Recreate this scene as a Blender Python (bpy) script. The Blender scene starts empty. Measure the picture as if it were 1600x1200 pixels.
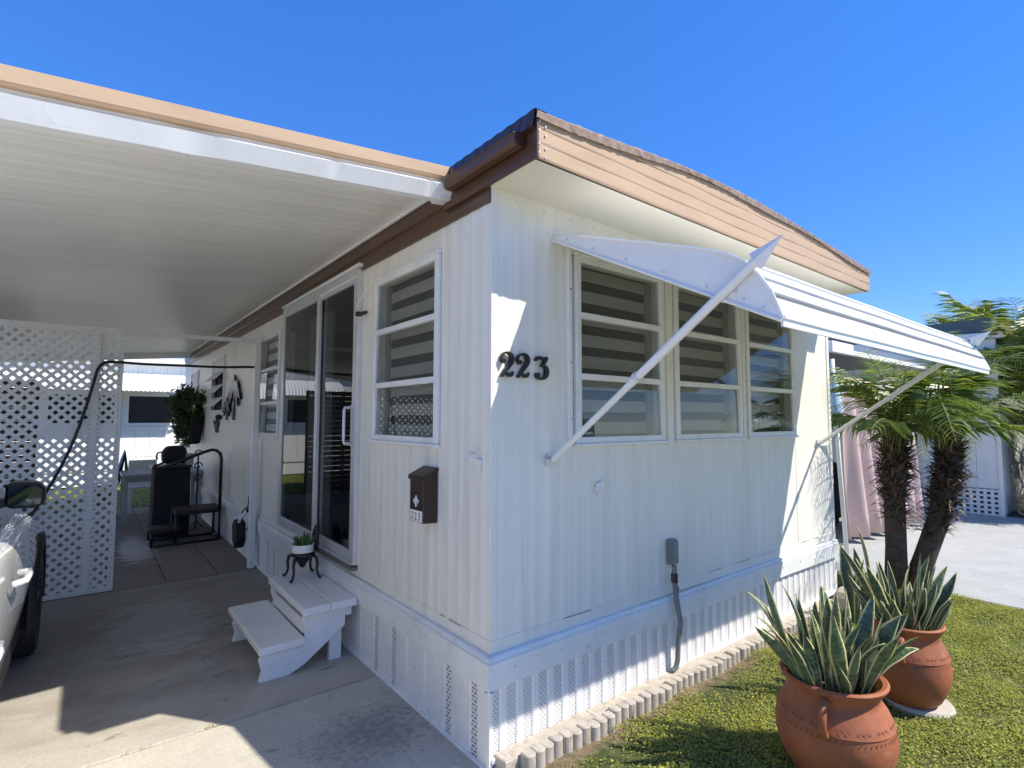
import bpy, bmesh, math, random
import numpy as np
from mathutils import Vector, Matrix
random.seed(7)
rng = np.random.default_rng(11)
R = math.radians
scene = bpy.context.scene
COL = scene.collection

# ------------------------------------------------------------------ camera, sky, sun, exposure
cd = bpy.data.cameras.new('camera'); cam = bpy.data.objects.new('camera', cd); COL.objects.link(cam)
cd.sensor_width = 36.0; cd.lens = 830.15/1600*36.0; cd.clip_start = 0.05; cd.clip_end = 600
_y, _p, _r = R(38.386), R(3.737), R(0.089)
F = Vector((math.sin(_y)*math.cos(_p), math.cos(_y)*math.cos(_p), math.sin(_p)))
Rv = Vector((math.cos(_y), -math.sin(_y), 0)); Uv = Rv.cross(F)
R2 = math.cos(_r)*Rv + math.sin(_r)*Uv; U2 = -math.sin(_r)*Rv + math.cos(_r)*Uv
m = Matrix((R2, U2, -F)).transposed().to_4x4(); m.translation = Vector((-1.4909, -2.0417, 1.6))
cam.matrix_world = m
scene.camera = cam

SUN = Vector((0.753, -1.0, 1.475)).normalized()
elev = math.asin(SUN.z); azim = math.atan2(SUN.x, SUN.y)
world = bpy.data.worlds.new('World'); scene.world = world; world.use_nodes = True
wn = world.node_tree.nodes; wl = world.node_tree.links
sky = wn.new('ShaderNodeTexSky'); sky.sky_type = 'NISHITA'; sky.sun_disc = False
sky.sun_elevation = elev; sky.sun_rotation = azim
sky.air_density = 0.7; sky.dust_density = 0.0; sky.ozone_density = 6.0; sky.altitude = 10
gm = wn.new('ShaderNodeGamma'); gm.inputs[1].default_value = 0.55
hs = wn.new('ShaderNodeHueSaturation'); hs.inputs['Saturation'].default_value = 1.66; hs.inputs['Hue'].default_value = 0.5185; hs.inputs['Value'].default_value = 2.10
wl.new(sky.outputs[0], gm.inputs[0]); wl.new(gm.outputs[0], hs.inputs['Color'])
bg = wn['Background']; wl.new(hs.outputs[0], bg.inputs[0]); bg.inputs[1].default_value = 0.15
sd = bpy.data.lights.new('sun', 'SUN'); sd.energy = 4.2; sd.angle = R(0.53); sd.color = (1.0, 0.935, 0.81)
so = bpy.data.objects.new('sun', sd); COL.objects.link(so)
so.rotation_euler = (-SUN).to_track_quat('-Z', 'Y').to_euler(); so.location = (6, -8, 12)
vs = scene.view_settings; vs.view_transform = 'Standard'; vs.look = 'None'; vs.exposure = 0.70; vs.gamma = 1.0; vs.use_curve_mapping = False
scene.render.engine = 'CYCLES'
scene.cycles.max_bounces = 10; scene.cycles.diffuse_bounces = 8; scene.cycles.transparent_max_bounces = 24

# ------------------------------------------------------------------ materials
def new_mat(name):
    mt = bpy.data.materials.new(name); mt.use_nodes = True
    nt = mt.node_tree; return mt, nt, nt.nodes['Principled BSDF'], nt.nodes['Material Output']

def ramp(nt, fac, stops):
    r = nt.nodes.new('ShaderNodeValToRGB'); e = r.color_ramp.elements
    while len(e) < len(stops): e.new(0.5)
    for el, (p, c) in zip(e, stops):
        el.position = p; el.color = (*c, 1) if len(c) == 3 else c
    nt.links.new(fac, r.inputs[0]); return r.outputs[0]

def pos(nt, scale=(1, 1, 1)):
    g = nt.nodes.new('ShaderNodeNewGeometry'); mp = nt.nodes.new('ShaderNodeMapping'); mp.inputs['Scale'].default_value = scale
    nt.links.new(g.outputs['Position'], mp.inputs[0]); return mp.outputs[0]

def noise(nt, vec, scale, detail=6, rough=0.6, dist=0):
    n = nt.nodes.new('ShaderNodeTexNoise'); n.inputs['Scale'].default_value = scale; n.inputs['Detail'].default_value = detail
    n.inputs['Roughness'].default_value = rough; n.inputs['Distortion'].default_value = dist
    nt.links.new(vec, n.inputs['Vector']); return n.outputs['Fac']

def mixc(nt, fac, a, b, mode='MIX'):
    n = nt.nodes.new('ShaderNodeMix'); n.data_type = 'RGBA'; n.blend_type = mode
    for s, v in ((n.inputs[0], fac), (n.inputs[6], a), (n.inputs[7], b)):
        if hasattr(v, 'links') or hasattr(v, 'is_linked'): nt.links.new(v, s)
        elif isinstance(v, (int, float)): s.default_value = v
        else: s.default_value = (*v, 1)
    return n.outputs[2]

def math_n(nt, op, a, b=None, clamp=False):
    n = nt.nodes.new('ShaderNodeMath'); n.operation = op; n.use_clamp = clamp
    for s, v in ((n.inputs[0], a), (n.inputs[1], b)):
        if v is None: continue
        if isinstance(v, (int, float)): s.default_value = v
        else: nt.links.new(v, s)
    return n.outputs[0]

def bump(nt, bsdf, h, strength=0.3, dist=0.01):
    b = nt.nodes.new('ShaderNodeBump'); b.inputs['Strength'].default_value = strength; b.inputs['Distance'].default_value = dist
    nt.links.new(h, b.inputs['Height']); nt.links.new(b.outputs[0], bsdf.inputs['Normal'])

def plain(name, c, rough=0.5, var=0.12, scale=(6, 6, 6), dirt=None, dirt_amt=0.4, bmp=0.0, bscale=60, metal=0, spec=0.5, dscale=(3, 3, 0.6)):
    """base colour with slow variation, optional dirt patches and fine relief"""
    mt, nt, b, o = new_mat(name)
    c = np.array(c, float)
    n1 = noise(nt, pos(nt, scale), 1.0, 5)
    col = ramp(nt, n1, [(0.3, tuple(c*(1-var))), (0.7, tuple(np.minimum(c*(1+var*0.6), 0.95)))])
    if dirt is not None:
        n2 = noise(nt, pos(nt, dscale), 1.0, 9, 0.7, 0.4)
        f = ramp(nt, n2, [(0.52, (0, 0, 0)), (0.78, (dirt_amt,)*3)])
        col = mixc(nt, f, col, dirt)
    nt.links.new(col, b.inputs['Base Color'])
    b.inputs['Roughness'].default_value = rough; b.inputs['Metallic'].default_value = metal
    b.inputs['Specular IOR Level'].default_value = spec
    if bmp: bump(nt, b, noise(nt, pos(nt), bscale, 4), bmp, 0.004)
    return mt

M = {}
M['siding'] = plain('siding', (0.84, 0.81, 0.725), 0.42, 0.06, (9, 9, 0.5), (0.52, 0.46, 0.36), 0.42, dscale=(8, 8, 0.6), bmp=0.22, bscale=7)
M['trim'] = plain('trim', (0.82, 0.82, 0.80), 0.4, 0.06, (8, 8, 3), (0.45, 0.41, 0.35), 0.4, dscale=(5, 5, 3), bmp=0.08, bscale=20)
M['white'] = plain('white_paint', (0.84, 0.84, 0.82), 0.4, 0.05, (7, 7, 7), (0.5, 0.46, 0.40), 0.35, bmp=0.08, bscale=25)
M['awning'] = plain('awning_paint', (0.80, 0.80, 0.79), 0.33, 0.05, (3, 9, 9), (0.5, 0.48, 0.44), 0.3, bmp=0.06, bscale=9)
M['seam'] = plain('groove_shade', (0.27, 0.275, 0.28), 0.6, 0.3, (4, 20, 20))  # grey of the shaded grooves between awning slats, put in as colour
M['soffit'] = plain('soffit', (0.78, 0.74, 0.60), 0.55, 0.05, (2, 2, 2))
M['tan'] = plain('tan_fascia', (0.51, 0.362, 0.240), 0.6, 0.08, (1, 4, 14), (0.36, 0.25, 0.17), 0.4, dscale=(2, 2, 9), spec=0.2)
M['flashing'] = plain('flashing', (0.34, 0.235, 0.165), 0.45, 0.3, (30, 30, 30), bmp=0.6, bscale=28)
M['brown'] = plain('brown_metal', (0.098, 0.050, 0.027), 0.38, 0.15, (5, 2, 9), (0.07, 0.04, 0.03), 0.6)
M['dkbrown'] = plain('dark_brown_metal', (0.055, 0.022, 0.016), 0.3, 0.2, (5, 5, 5))
M['ceiling'] = plain('ceiling', (0.84, 0.82, 0.75), 0.36, 0.05, (0.7, 9, 2), (0.52, 0.50, 0.45), 0.35, dscale=(0.5, 4, 1))
M['alu'] = plain('aluminium', (0.66, 0.67, 0.68), 0.36, 0.08, (9, 9, 9), (0.4, 0.38, 0.35), 0.4, metal=0.35)
M['alu_dark'] = plain('track_metal', (0.20, 0.19, 0.18), 0.45, 0.2, (9, 9, 9), metal=0.5)
M['black'] = plain('black_metal', (0.012, 0.012, 0.014), 0.35, 0.3, (9, 9, 9))
M['blackcloth'] = plain('black_cloth', (0.010, 0.011, 0.015), 0.75, 0.4, (9, 9, 9), bmp=0.4, bscale=40)
M['rubber'] = plain('rubber', (0.018, 0.018, 0.019), 0.6, 0.25, (20, 20, 20))
M['mailbox'] = plain('mailbox_metal', (0.034, 0.016, 0.011), 0.4, 0.2, (9, 9, 9))
M['tread'] = plain('rubber_tread', (0.055, 0.045, 0.036), 0.7, 0.3, (12, 12, 12), bmp=0.4, bscale=90)
M['terracotta'] = plain('terracotta', (0.36, 0.112, 0.044), 0.7, 0.25, (5, 5, 7), (0.15, 0.065, 0.04), 0.6, bmp=0.35, bscale=45, dscale=(5, 5, 4))
M['terra_dark'] = plain('terracotta_cut', (0.20, 0.07, 0.04), 0.8, 0.2)
M['soil'] = plain('soil', (0.07, 0.048, 0.03), 0.95, 0.5, (30, 30, 30), bmp=0.9, bscale=40)
M['edging'] = plain('edging_concrete', (0.46, 0.41, 0.345), 0.85, 0.2, (14, 14, 9), (0.08, 0.07, 0.06), 0.75, bmp=0.5, bscale=70, dscale=(16, 16, 9))
M['padstone'] = plain('pad_stone', (0.50, 0.46, 0.38), 0.85, 0.15, (9, 9, 9), bmp=0.4, bscale=60)
M['curtain'] = plain('curtain_cloth', (0.62, 0.465, 0.43), 0.85, 0.10, (4, 4, 2))
M['bluecloth'] = plain('blue_cloth', (0.42, 0.60, 0.72), 0.8, 0.1, (5, 5, 5))
M['blueitem'] = plain('blue_cloth_deep', (0.10, 0.24, 0.50), 0.8, 0.3, (12, 12, 5))
M['grey'] = plain('grey_metal', (0.19, 0.21, 0.225), 0.45, 0.2, (8, 8, 8))
M['greyroof'] = plain('grey_roof', (0.10, 0.125, 0.125), 0.6, 0.15, (3, 3, 8))
M['tablegrey'] = plain('table_grey', (0.34, 0.36, 0.36), 0.5, 0.1)
M['nbr'] = plain('neighbour_siding', (0.83, 0.83, 0.81), 0.5, 0.04, (4, 4, 1))
M['fox'] = plain('fox_ceramic', (0.52, 0.33, 0.17), 0.5, 0.2, (20, 20, 20))
M['carpaint'] = plain('car_paint', (0.74, 0.75, 0.76), 0.13, 0.02, (2, 2, 2))
M['carpaint'].node_tree.nodes['Principled BSDF'].inputs['Coat Weight'].default_value = 1.0
M['chrome'] = plain('chrome', (0.75, 0.76, 0.78), 0.12, 0.02, metal=1.0)
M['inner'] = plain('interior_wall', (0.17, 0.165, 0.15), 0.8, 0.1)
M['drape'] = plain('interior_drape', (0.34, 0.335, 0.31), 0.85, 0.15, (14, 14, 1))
M['shade'] = plain('shade_fabric', (0.37, 0.355, 0.315), 0.8, 0.1, (9, 9, 9), bmp=0.25, bscale=120)
M['sheer'] = plain('sheer_fabric', (0.060, 0.058, 0.055), 0.85, 0.15, (9, 9, 9))
M['whitefab'] = plain('white_fabric', (0.8, 0.8, 0.78), 0.7, 0.05)
M['potwhite'] = plain('white_ceramic', (0.82, 0.82, 0.8), 0.3, 0.03)
M['label'] = plain('label_white', (0.8, 0.79, 0.76), 0.5, 0.04)
M['yellow'] = plain('sticker_yellow', (0.55, 0.45, 0.10), 0.5, 0.1)
M['blueroof'] = plain('blue_strip', (0.22, 0.42, 0.78), 0.5, 0.1)
M['asphalt'] = plain('asphalt', (0.30, 0.285, 0.25), 0.9, 0.2, (4, 4, 4), bmp=0.4, bscale=90)
M['reddish'] = plain('red_leaf', (0.16, 0.035, 0.03), 0.5, 0.5, (30, 30, 30))

def bloom(mt, col2, lo, hi, amt, sc):
    nt = mt.node_tree; b = nt.nodes['Principled BSDF']; src = b.inputs['Base Color'].links[0].from_socket
    n = noise(nt, pos(nt, (1, 1, 1.6)), sc, 10, 0.75, 0.3); nt.links.new(mixc(nt, ramp(nt, n, [(lo, (0, 0, 0)), (hi, (amt,)*3)]), src, col2), b.inputs['Base Color'])
bloom(M['terracotta'], (0.48, 0.32, 0.22), 0.55, 0.74, 0.4, 7); bloom(M['terracotta'], (0.16, 0.07, 0.04), 0.56, 0.7, 0.55, 3.3)
bloom(M['white'], (0.33, 0.30, 0.25), 0.60, 0.72, 0.5, 11)
bloom(M['awning'], (0.40, 0.39, 0.36), 0.60, 0.75, 0.4, 8)
bloom(M['trim'], (0.34, 0.29, 0.22), 0.61, 0.72, 0.55, 9)
def concrete(name, base, stains=True, tint=(0.285, 0.24, 0.185), pale=None, shade_tint=False, pits=None):
    mt, nt, b, o = new_mat(name); base = np.array(base)
    p = pos(nt)
    fine = noise(nt, p, 55, 6, 0.7); mid = noise(nt, p, 3.2, 8, 0.65); big = noise(nt, pos(nt, (0.8, 1.6, 1)), 1.1, 6, 0.6, 0.6)
    col = ramp(nt, mid, [(0.3, tuple(base*0.88)), (0.68, tuple(base*1.08))])
    col = mixc(nt, 0.16, col, ramp(nt, fine, [(0.35, (0.1, 0.1, 0.1)), (0.7, (0.9, 0.88, 0.85))]), 'OVERLAY')
    if stains:
        col = mixc(nt, ramp(nt, big, [(0.5, (0, 0, 0)), (0.68, (0.65,)*3)]), col, tint)
        st = noise(nt, pos(nt, (1.0, 2.2, 1)), 2.1, 12, 0.78, 0.25)
        col = mixc(nt, ramp(nt, st, [(0.585, (0, 0, 0)), (0.625, (0.6,)*3)]), col, (0.115, 0.105, 0.095))
    if pale:
        # worn, scoured patch: (x, y, rx, ry)
        g = nt.nodes.new('ShaderNodeNewGeometry'); sub = nt.nodes.new('ShaderNodeVectorMath'); sub.operation = 'SUBTRACT'; sub.inputs[1].default_value = (pale[0], pale[1], 0)
        nt.links.new(g.outputs['Position'], sub.inputs[0])
        dv = nt.nodes.new('ShaderNodeVectorMath'); dv.operation = 'DIVIDE'; dv.inputs[1].default_value = (pale[2], pale[3], 1)
        nt.links.new(sub.outputs[0], dv.inputs[0]); ln = nt.nodes.new('ShaderNodeVectorMath'); ln.operation = 'LENGTH'; nt.links.new(dv.outputs[0], ln.inputs[0])
        wob = math_n(nt, 'ADD', ln.outputs['Value'], math_n(nt, 'MULTIPLY', math_n(nt, 'SUBTRACT', noise(nt, pos(nt, (1, 2.4, 1)), 4.5, 8, 0.7), 0.5), 2.6))
        col = mixc(nt, ramp(nt, wob, [(0.6, (0.75,)*3), (1.0, (0, 0, 0))]), col, (0.62, 0.61, 0.58))
    if pits:
        g3 = nt.nodes.new('ShaderNodeNewGeometry'); sb = nt.nodes.new('ShaderNodeVectorMath'); sb.operation = 'SUBTRACT'; sb.inputs[1].default_value = (pits[0], pits[1], 0); nt.links.new(g3.outputs['Position'], sb.inputs[0])
        dv2 = nt.nodes.new('ShaderNodeVectorMath'); dv2.operation = 'DIVIDE'; dv2.inputs[1].default_value = (pits[2], pits[3], 1); nt.links.new(sb.outputs[0], dv2.inputs[0])
        l2 = nt.nodes.new('ShaderNodeVectorMath'); l2.operation = 'LENGTH'; nt.links.new(dv2.outputs[0], l2.inputs[0])
        v_ = math_n(nt, 'ADD', math_n(nt, 'MULTIPLY', l2.outputs['Value'], -0.16), noise(nt, p, 26, 8, 0.72))
        col = mixc(nt, ramp(nt, v_, [(0.40, (0, 0, 0)), (0.50, (0.5,)*3)]), col, (0.10, 0.095, 0.09))
        v_ = math_n(nt, 'ADD', math_n(nt, 'MULTIPLY', l2.outputs['Value'], -0.30), noise(nt, p, 5, 8, 0.7))
        col = mixc(nt, ramp(nt, v_, [(0.2, (0, 0, 0)), (0.45, (0.55,)*3)]), col, (0.22, 0.21, 0.195))
    if shade_tint:  # deepens the carport shade in the slab's colour, ragged like dirt
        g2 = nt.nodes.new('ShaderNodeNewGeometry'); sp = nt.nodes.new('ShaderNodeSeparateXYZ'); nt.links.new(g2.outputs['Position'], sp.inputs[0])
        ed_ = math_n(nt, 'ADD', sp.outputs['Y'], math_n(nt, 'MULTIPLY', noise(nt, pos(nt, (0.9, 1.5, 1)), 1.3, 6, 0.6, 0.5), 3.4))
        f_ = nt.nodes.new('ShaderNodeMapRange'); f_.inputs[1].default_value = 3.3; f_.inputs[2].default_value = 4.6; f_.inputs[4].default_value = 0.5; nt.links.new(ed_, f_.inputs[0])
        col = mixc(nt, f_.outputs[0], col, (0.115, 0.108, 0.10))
    nt.links.new(col, b.inputs['Base Color']); b.inputs['Roughness'].default_value = 0.82
    bump(nt, b, noise(nt, p, 40, 8, 0.75), 0.35, 0.006)
    return mt
M['concrete'] = concrete('concrete', (0.455, 0.42, 0.36), pale=(-0.98, 3.05, 0.42, 0.75), shade_tint=True)
M['concrete_b'] = concrete('concrete_front', (0.505, 0.47, 0.40), tint=(0.39, 0.355, 0.295), pits=(-0.30, 0.62, 0.42, 0.34))
M['concrete_l'] = concrete('concrete_bounce', (0.60, 0.55, 0.46), tint=(0.5, 0.45, 0.36))  # kept paler so the unseen left ground bounces more light
M['paver'] = concrete('paver_stone', (0.215, 0.185, 0.155), tint=(0.15, 0.125, 0.10), pale=(-1.0, 6.0, 0.2, 0.9))
M['drive_r'] = concrete('concrete_pale', (0.40, 0.41, 0.40), stains=False)

def leaf_mat(name, c1, c2, trans=0.35, rough=0.45):
    mt, nt, b, o = new_mat(name)
    g = nt.nodes.new('ShaderNodeNewGeometry')
    col = ramp(nt, g.outputs['Random Per Island'], [(0.0, c1), (0.55, tuple((np.array(c1)+np.array(c2))/2)), (1.0, c2)])
    nt.links.new(col, b.inputs['Base Color']); b.inputs['Roughness'].default_value = rough; b.inputs['Specular IOR Level'].default_value = 0.35
    t = nt.nodes.new('ShaderNodeBsdfTranslucent')
    tc = mixc(nt, 1.0, col, (1.5, 1.5, 0.6), 'MULTIPLY'); nt.links.new(tc, t.inputs[0])
    mx = nt.nodes.new('ShaderNodeMixShader'); mx.inputs[0].default_value = trans
    nt.links.new(b.outputs[0], mx.inputs[1]); nt.links.new(t.outputs[0], mx.inputs[2]); nt.links.new(mx.outputs[0], o.inputs[0])
    return mt
M['palm'] = leaf_mat('palm_leaf', (0.085, 0.15, 0.038), (0.30, 0.36, 0.10), 0.40, 0.32)
M['palm_y'] = leaf_mat('palm_leaf_pale', (0.16, 0.22, 0.05), (0.36, 0.36, 0.07), 0.4, 0.4)
M['rachis'] = plain('rachis', (0.20, 0.24, 0.08), 0.5, 0.2)
M['shrub'] = leaf_mat('shrub_leaf', (0.022, 0.05, 0.020), (0.075, 0.12, 0.04), 0.25, 0.3)
M['redshrub'] = leaf_mat('red_shrub_leaf', (0.07, 0.02, 0.018), (0.16, 0.05, 0.03), 0.25, 0.4)
M['lawn_leaf'] = leaf_mat('lawn_leaf', (0.15, 0.215, 0.025), (0.58, 0.56, 0.10), 0.32, 0.6)
M['grass'] = leaf_mat('grass_leaf', (0.13, 0.18, 0.03), (0.44, 0.42, 0.16), 0.3, 0.5)
M['succulent'] = leaf_mat('succulent', (0.05, 0.10, 0.035), (0.12, 0.19, 0.06), 0.15, 0.4)
M['trunk'] = plain('palm_trunk', (0.085, 0.060, 0.042), 0.9, 0.5, (14, 14, 20), bmp=0.8, bscale=30)
M['stub'] = leaf_mat('leaf_base', (0.030, 0.018, 0.012), (0.22, 0.15, 0.09), 0.05, 0.5)
M['stem'] = plain('stem', (0.16, 0.12, 0.06), 0.8, 0.3)

def lawn_ground():
    mt, nt, b, o = new_mat('lawn_soil')
    n = noise(nt, pos(nt), 9, 8, 0.7); f = noise(nt, pos(nt), 60, 5, 0.7)
    col = ramp(nt, n, [(0.35, (0.045, 0.06, 0.015)), (0.65, (0.10, 0.115, 0.025))])
    sx = nt.nodes.new('ShaderNodeSeparateXYZ'); g = nt.nodes.new('ShaderNodeNewGeometry'); nt.links.new(g.outputs['Position'], sx.inputs[0])
    w = math_n(nt, 'ADD', sx.outputs['Y'], math_n(nt, 'MULTIPLY', n, 0.5))
    bare = ramp(nt, w, [(0.0, (0, 0, 0)), (0.10, (1, 1, 1))])
    col = mixc(nt, bare, col, ramp(nt, f, [(0.3, (0.15, 0.105, 0.06)), (0.7, (0.29, 0.22, 0.14))]))
    nt.links.new(col, b.inputs['Base Color']); b.inputs['Roughness'].default_value = 0.95
    bump(nt, b, f, 0.8, 0.02)
    return mt
def patchy(mt, col2, amt):
    nt = mt.node_tree; b = nt.nodes['Principled BSDF']; lk = b.inputs['Base Color'].links[0].from_socket
    n = noise(nt, pos(nt), 1.7, 7, 0.65, 0.4); o_ = mixc(nt, ramp(nt, n, [(0.42, (0, 0, 0)), (0.68, (amt,)*3)]), lk, col2); nt.links.new(o_, b.inputs['Base Color'])
patchy(M['lawn_leaf'], (0.42, 0.36, 0.12), 0.55); patchy(M['lawn_leaf'], (0.10, 0.17, 0.03), 0.3)
M['lawnsoil'] = lawn_ground()
M['field'] = plain('field', (0.10, 0.13, 0.045), 0.95, 0.3, (0.5, 0.5, 1))

def snake_mat():
    mt, nt, b, o = new_mat('snake_leaf')
    uv = nt.nodes.new('ShaderNodeUVMap'); uv.uv_map = 'UVMap'
    s = nt.nodes.new('ShaderNodeSeparateXYZ'); nt.links.new(uv.outputs[0], s.inputs[0])
    mp = nt.nodes.new('ShaderNodeMapping'); mp.inputs['Scale'].default_value = (1.1, 21, 1); nt.links.new(uv.outputs[0], mp.inputs[0])
    oi = nt.nodes.new('ShaderNodeObjectInfo'); cb = nt.nodes.new('ShaderNodeCombineXYZ'); nt.links.new(math_n(nt, 'MULTIPLY', oi.outputs['Random'], 40), cb.inputs[2])
    ad = nt.nodes.new('ShaderNodeVectorMath'); ad.operation = 'ADD'; nt.links.new(mp.outputs[0], ad.inputs[0]); nt.links.new(cb.outputs[0], ad.inputs[1])
    n = noise(nt, ad.outputs[0], 1.0, 6, 0.7, 1.4)
    col = ramp(nt, n, [(0.38, (0.035, 0.07, 0.04)), (0.5, (0.075, 0.12, 0.065)), (0.62, (0.17, 0.22, 0.11))])
    e = math_n(nt, 'ABSOLUTE', math_n(nt, 'SUBTRACT', s.outputs['X'], 0.5))
    e = math_n(nt, 'ADD', e, math_n(nt, 'MULTIPLY', math_n(nt, 'SUBTRACT', n, 0.5), 0.1))
    col = mixc(nt, ramp(nt, e, [(0.375, (0, 0, 0)), (0.41, (1, 1, 1))]), col, (0.56, 0.52, 0.24))
    nt.links.new(col, b.inputs['Base Color']); b.inputs['Roughness'].default_value = 0.38
    return mt
M['snake'] = snake_mat()

def glass_mat(name, tint=(0.86, 0.9, 0.88), gain=1.0, rough=0.0):
    mt = bpy.data.materials.new(name); mt.use_nodes = True; nt = mt.node_tree; nt.nodes.clear()
    o = nt.nodes.new('ShaderNodeOutputMaterial'); t = nt.nodes.new('ShaderNodeBsdfTransparent'); t.inputs[0].default_value = (*tint, 1)
    g = nt.nodes.new('ShaderNodeBsdfGlossy'); g.inputs['Roughness'].default_value = rough
    lw = nt.nodes.new('ShaderNodeLayerWeight'); lw.inputs['Blend'].default_value = 0.5
    mx = nt.nodes.new('ShaderNodeMixShader')
    nt.links.new(math_n(nt, 'MULTIPLY', math_n(nt, 'ADD', math_n(nt, 'MULTIPLY', math_n(nt, 'POWER', lw.outputs['Facing'], 5.0), 0.92), 0.075), gain, True), mx.inputs[0]); nt.links.new(t.outputs[0], mx.inputs[1]); nt.links.new(g.outputs[0], mx.inputs[2]); nt.links.new(mx.outputs[0], o.inputs[0])
    return mt
M['glass'] = glass_mat('window_glass', (0.78, 0.81, 0.79), 1.0)
M['doorglass'] = glass_mat('door_glass', (0.50, 0.55, 0.53), 1.0)
M['carglass'] = glass_mat('car_glass', (0.25, 0.27, 0.27), 1.5)
M['mirror'] = plain('mirror', (0.10, 0.115, 0.13), 0.03, 0.0, metal=1.0)

def perf_mat(name, axis, su, sz, dark):
    """white vented panel: rows of small dark slots between plain ribs"""
    mt, nt, b, o = new_mat(name)
    g = nt.nodes.new('ShaderNodeNewGeometry'); s = nt.nodes.new('ShaderNodeSeparateXYZ'); nt.links.new(g.outputs['Position'], s.inputs[0])
    u = s.outputs[axis]; z = s.outputs['Z']
    row = math_n(nt, 'DIVIDE', z, sz); ri = math_n(nt, 'FLOOR', row); rf = math_n(nt, 'FRACT', row)
    cu = math_n(nt, 'ADD', math_n(nt, 'DIVIDE', u, su), math_n(nt, 'MULTIPLY', ri, 0.5)); cf = math_n(nt, 'FRACT', cu)
    slot = math_n(nt, 'MULTIPLY', math_n(nt, 'LESS_THAN', math_n(nt, 'ABSOLUTE', math_n(nt, 'SUBTRACT', rf, 0.5)), 0.2), math_n(nt, 'LESS_THAN', math_n(nt, 'ABSOLUTE', math_n(nt, 'SUBTRACT', cf, 0.5)), 0.33))
    n1 = noise(nt, pos(nt, (3, 3, 2)), 1.0, 6)
    col = mixc(nt, slot, ramp(nt, n1, [(0.3, (0.70, 0.70, 0.69)), (0.7, (0.78, 0.78, 0.77))]), (dark,)*3)
    nt.links.new(col, b.inputs['Base Color']); b.inputs['Roughness'].default_value = 0.45
    return mt
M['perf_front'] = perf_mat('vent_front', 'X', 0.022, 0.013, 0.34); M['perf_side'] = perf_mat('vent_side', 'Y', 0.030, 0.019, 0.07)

# ------------------------------------------------------------------ mesh helpers
ORIGIN = {}
def origin(o):
    return ORIGIN.get(o.name, Vector((0, 0, 0)))

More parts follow.
